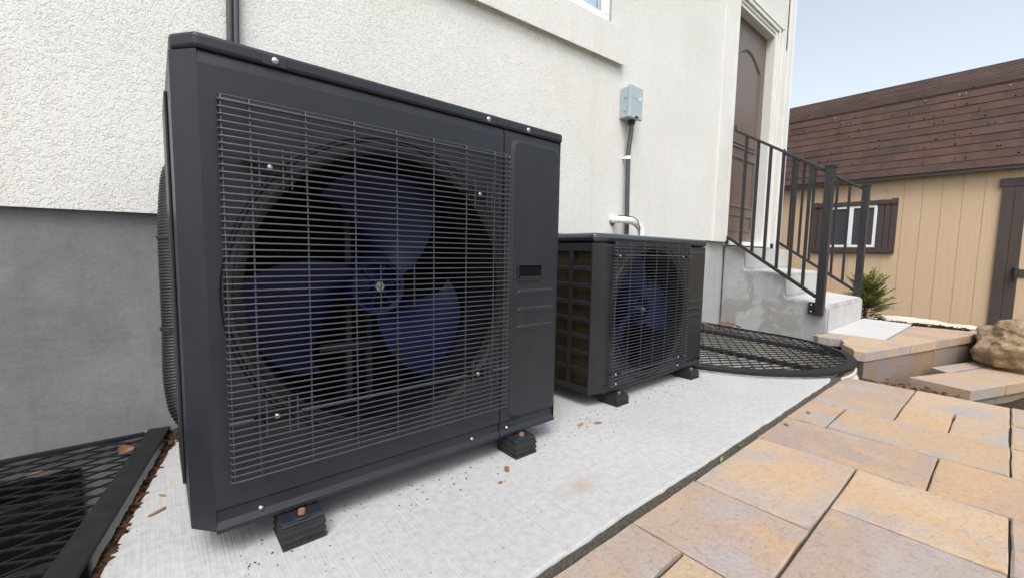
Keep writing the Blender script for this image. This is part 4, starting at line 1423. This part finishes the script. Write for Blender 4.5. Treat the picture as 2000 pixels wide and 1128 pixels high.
MB().prism([(KN[0] - .062, KN[1] - .09), (KN[0] - .024, KN[1] + .010), (KN[0] + .02, KN[1] + .030), (KN[0] + .02, KN[1] + .024), (KN[0] - .018, KN[1] + .006), (KN[0] - .052, KN[1] - .092)], 1, ry0 - .014, ry1 + .014).build('knuckle_strip', M['shingle'], roof)
MB().bar((EV[0] + .01, ry0, EV[1] - .018), (EV[0] + .01, ry1, EV[1] - .018), .02, .05).build('drip_edge', M['browntrim'], roof)
nl = MB()
for k in range(70):
    c = rr_.randint(1, 10)
    t = (c + rr_.uniform(.05, .35)) / 11
    px = EV[0] + (KN[0] - EV[0]) * t; pz = EV[1] + (KN[1] - EV[1]) * t
    nl.ball((px - .020, rr_.uniform(-.6, 2.6), pz + .01), .008, 1, 6, 4)
nl.build('roof_nail', M['inside'], roof, kind='stuff')
nl = MB()
for yy in (2.28, 1.98, 1.42, .95, .62, .56, .18, 2.45): nl.ball((KN[0] - .075, yy, KN[1] - .15 - .05 * (yy > 2)), .008, 1, 6, 4)
nl.build('pale_nail', M['limestone'], roof, kind='stuff')
# window with shutters
wt = MB()
WYa, WYb, WZa, WZb = 1.303, 1.892, .803, 1.412
wt.box(SX - .03, SX - .001, WYa, WYb, WZb - .035, WZb); wt.box(SX - .03, SX - .001, WYa, WYb, WZa, WZa + .035)
wt.box(SX - .03, SX - .001, WYa, WYa + .035, WZa + .035, WZb - .035); wt.box(SX - .03, SX - .001, WYb - .03, WYb, WZa + .035, WZb - .035)
wt.box(SX - .034, SX - .001, 1.575, 1.628, WZa + .035, WZb - .035)
sw = wt.build('window', M['vinyl'], shed, bevel=.004)
MB().box(SX - .014, SX - .002, WYa + .035, 1.575, WZa + .035, WZb - .035).build('pane', M['darkpane'], sw)
MB().box(SX - .010, SX - .002, 1.628, WYb - .03, WZa + .035, WZb - .035).build('pane', M['darkpane'], sw)
for (ya, yb2) in ((1.082, 1.295), (1.90, 2.075)):
    n_ = 3
    sht = bpy.data.objects.new('shutter', None); sht.empty_display_size = .05; COL.objects.link(sht); sht.parent = shed; ORG[sht.name] = ORG[shed.name]
    for k in range(n_):
        a = ya + (yb2 - ya) * k / n_ + .003; b_ = ya + (yb2 - ya) * (k + 1) / n_ - .003
        MB().box(SX - .028, SX - .001, a, b_, .72, 1.488 + rr_.uniform(-.012, .008)).build('shutter_board', M['browntrim'], sht)
MB().box(SX - .042, SX - .0285, 1.085, 2.072, 1.395 + .022, 1.478).build('window_head', M['browntrim'], shed, bevel=.002)
MB().box(SX - .042, SX - .0285, 1.085, 2.072, .725, .797).build('window_ledge', M['browntrim'], shed, bevel=.002)
MB().box(SX - .0284, SX - .001, 1.297, 1.898, 1.4135, 1.476).build('window_backing', M['browntrim'], shed)
MB().box(SX - .0284, SX - .001, 1.297, 1.898, .727, .801).build('window_backing', M['browntrim'], shed)
# shed door
DYa, DYb = -.92, .135
MB().box(SX - .026, SX - .001, DYb - .095, DYb, -.28, 1.545).build('door_trim', M['browntrim'], shed, bevel=.002)
MB().box(SX - .026, SX - .001, DYa, DYa + .095, -.28, 1.545).build('door_trim', M['browntrim'], shed, bevel=.002)
MB().box(SX - .034, SX - .001, DYa - .02, DYb + .03, 1.546, 1.642).build('door_head', M['browntrim'], shed, bevel=.002)
sdz = MB().box(SX - .012, SX - .002, DYa + .099, DYb - .099, -.25, 1.540)
sdo = sdz.build('door', M['siding'], shed)
for a, b_ in ((DYb - .195, DYb - .101), (DYa + .101, DYa + .195)):
    MB().box(SX - .028, SX - .0125, a, b_, -.25, 1.538).build('door_stile', M['browntrim'], sdo, bevel=.002)
for za, zb in ((-.25, -.15), (.45, .545), (1.43, 1.538)):
    MB().box(SX - .0278, SX - .0125, DYa + .196, DYb - .196, za, zb).build('door_rail', M['browntrim'], sdo, bevel=.002)
kh = MB(); kh.ball((SX - .05, -.04, .545), .034, .8, 12, 8); kh.tube([(SX - .06, -.04, .54), (SX - .075, -.04, .50), (SX - .075, -.038, .39)], [.02, .02, .015], 10)
kh.build('handle', M['rubber'], sdo, smooth=True, label='black lever handle')

# ================================================================ DEBRIS
rc = random.Random(5)
def chip_mesh(ln, wd, th, rng):
    m_ = MB()
    p = [(-ln / 2, rng.uniform(-.2, .2) * wd), (-ln * .2, -wd / 2), (ln * .3, -wd * .45), (ln / 2, rng.uniform(-.2, .2) * wd), (ln * .25, wd * .5), (-ln * .3, wd * .45)]
    m_.prism(p, 2, 0, th)
    return m_
def leaf_mesh(ln, wd, rng):
    m_ = MB()
    n_ = 7
    vs, fs = [], []
    cu, cv = rng.uniform(.5, 1.1), rng.uniform(.3, .9)
    for i in range(n_ + 1):
        t = i / n_
        h = wd * .5 * (math.sin(math.pi * min(1, t * 1.02)) ** .7) * rng.uniform(.7, 1.15) + .0004
        for k in (-1, -.5, 0, .5, 1):
            vs.append(((t - .5) * ln, k * h + rng.uniform(-.03, .03) * wd, cv * abs(k) ** 1.5 * h * .8 + cu * (t - .5) ** 2 * ln * .6 + rng.uniform(0, .02) * ln))
    for i in range(n_):
        for k in range(4): fs.append((i * 5 + k, i * 5 + k + 1, i * 5 + k + 6, i * 5 + k + 5))
    return m_.add(vs, fs)
def put_chip(x, y, z, ln, rz, label, group, name='wood_chip', wd=None, mat_='chip', th=.004, tilt=0):
    o = (leaf_mesh(ln, wd, rc) if 'leaf' in name else chip_mesh(ln, wd or ln * rc.uniform(.28, .45), th, rc)).build(name, M[mat_])
    o.location = (x, y, z); o.rotation_euler = (tilt, 0, rz)
    return tag(o, label, 'wood chip' if 'chip' in name else 'leaf', group)
put_chip(-.020, 1.265, .001, .040, .6, 'long reddish wood chip on the pad beside the left well cover', None, wd=.007)
put_chip(.045, 1.385, .001, .020, .3, 'short curled wood chip on the pad beside the large heat pump corner', None, wd=.010)
put_chip(-.01, 1.345, .001, .018, 2.3, 'thin dark sliver on the pad next to the left well cover', None, wd=.004)
put_chip(.76, .905, .001, .032, .9, 'orange wood chip on the pad under the large heat pump edge', None, wd=.014)
put_chip(1.18, .985, .001, .038, .2, 'tan wood chip on the pad in front of the small heat pump', None, wd=.013)
put_chip(1.245, .955, .001, .030, -.3, 'pale wood chip lying beside the tan chip near the small heat pump', None, wd=.014)
put_chip(.70, .86, .001, .014, 0, 'crumb of bark on the pad in front of the large heat pump', None, wd=.008)
put_chip(1.865, .52, PZ + .003, .020, 1.0, 'small orange chip on a paver by the pad edge', None, wd=.014)
put_chip(2.085, .505, PZ + .003, .024, .4, 'small leaf scrap on the square paver by the pad', None, wd=.014)
put_chip(-.262, 1.60, .032, .034, .4, 'pale dry leaf on the left well cover near the foundation', None, name='fallen_leaf', wd=.018, mat_='deadleaf')
put_chip(-.09, 1.63, .032, .05, 1.0, 'brown dry leaf on the left well cover near its corner', None, name='fallen_leaf', wd=.035, mat_='deadleaf', tilt=.3)
for (x, y, ln, rz, lb) in ((3.50, 1.62, .13, .4, 'curled brown leaf against the wall on the rounded well cover'), (3.62, 1.50, .17, -.5, 'large dry brown leaf on the rounded well cover by the steps'), (3.66, 1.42, .10, .9, 'small dry leaf beside the large leaf on the rounded well cover')):
    put_chip(x, y, .055, ln, rz, lb, None, name='fallen_leaf', wd=ln * .5, mat_='deadleaf', th=.006, tilt=.35)
def scatter(name, mat_, n, fn, sz, parent=None, **kw):
    m_ = MB()
    for _ in range(n):
        p = fn()
        ln = sz * rc.uniform(.4, 1.3); wd = ln * rc.uniform(.2, .5)
        a = rc.uniform(0, 6.28)
        d = Vector((math.cos(a), math.sin(a), rc.uniform(-.35, .35))).normalized()
        sd_ = d.cross(Vector((rc.uniform(-.4, .4), rc.uniform(-.4, .4), 1))).normalized()
        m_.obox(p, d * ln / 2, sd_ * wd / 2, d.cross(sd_) * .002)
    o = m_.build(name, M[mat_])
    o['kind'] = 'stuff'
    return o
def strip_pt(a, b_, w_, z0, z1):
    def f():
        t = rc.random(); s = rc.uniform(-w_, w_)
        return Vector((a[0] + (b_[0] - a[0]) * t + s, a[1] + (b_[1] - a[1]) * t + s * .3, rc.uniform(z0, z1)))
    return f
o = scatter('bark_mulch', 'bark', 330, strip_pt((.026, 1.77), (-.150, .87), .006, -.014, .001), .020)
o['label'] = 'reddish bark bits packed between the left well cover and the pad'; o['category'] = 'mulch'
o = scatter('bark_mulch', 'bark', 150, lambda: Vector((rc.uniform(.0, .16), 1.795 - abs(rc.gauss(0, .05)), rc.uniform(.002, .012))), .022)
o['label'] = 'bark bits in the corner below the ribbed hose'; o['category'] = 'mulch'
o = scatter('leaf_litter', 'deadleaf', 330, lambda: Vector((rc.uniform(3.45, 3.85), rc.uniform(.15, .55), rc.uniform(-.25, -.19))), .05)
o['label'] = 'dry leaf litter in the gap before the stone steps'; o['category'] = 'leaves'
o = scatter('leaf_litter', 'deadleaf', 90, lambda: Vector((rc.uniform(2.905, 2.95), rc.uniform(.05, .5), rc.uniform(-.07, -.03))), .03)
o['label'] = 'dry leaves caught along the far edge of the patio'; o['category'] = 'leaves'
o = scatter('bark_mulch', 'mulch', 500, lambda: Vector((rc.uniform(5.42, 5.75), rc.uniform(.2, 1.2), rc.uniform(.0, .022))), .04)
o['label'] = 'dark mulch chips around the shrub'; o['category'] = 'mulch'
o = scatter('grit', 'sand', 140, lambda: Vector((rc.uniform(.1, 1.35), 1.02 - abs(rc.gauss(0, .07)), rc.uniform(.0, .0008))), .0036)
o['label'] = 'dark grit on the pad along the large heat pump'; o['category'] = 'grit'
o = scatter('grit', 'sand', 80, lambda: Vector((rc.uniform(1.15, 2.3), 1.06 - abs(rc.gauss(0, .07)), rc.uniform(.0, .0008))), .0042)
o['label'] = 'dark grit on the pad along the small heat pump'; o['category'] = 'grit'
# sand packed against the pad's edge, washing unevenly over the pavers
jm = MB()
vs, fs = [], []
nx = 420
for i in range(nx + 1):
    px = -1.2 + i * (2.93 + 1.2) / nx
    wv = .002 * noise.noise(Vector((px * 7, 0, 1))) + .004 * noise.noise(Vector((px * 26, 0, 3))) + .003 * noise.noise(Vector((px * 80, 0, 5)))
    pk = .002 * noise.noise(Vector((px * 30, 2, 1)))
    vs += [(px, .572, -.006 + pk), (px, .561, -.009 + pk), (px, .556, -.0150 + pk * .5), (px, .5505 - wv * 1.2, -.0185), (px, .548 - wv * 1.3, -.026)]
for i in range(nx):
    for k in range(4): fs.append((i * 5 + k, i * 5 + k + 1, i * 5 + k + 6, i * 5 + k + 5))
jm.add(vs, fs)
o = jm.build('joint_sand', M['sand'], smooth=True, angle=180)
o['kind'] = 'stuff'; o['label'] = 'grey sand packed in the joint between pad and pavers'; o['category'] = 'sand'
for (x, y, lb) in ((1.50, .553, 'tiny green weed in the joint at the pad edge, farther one'), (1.36, .552, 'tiny green weed in the joint at the pad edge, nearer one')):
    wd_ = MB()
    for k in range(9):
        a = rc.uniform(0, 6.28)
        leaf(wd_, Vector((x + rc.uniform(-.01, .01), y + rc.uniform(-.005, .005), -.022)), Vector((math.cos(a) * .6, math.sin(a) * .6, .7)).normalized(), Vector((0, 0, 1)), .02, .003)
    thing_mesh(wd_, 'weed', M['weed'], lb, 'weed', (x, y, -.022))

sc.render.engine = 'CYCLES'
sc.cycles.max_bounces = 8
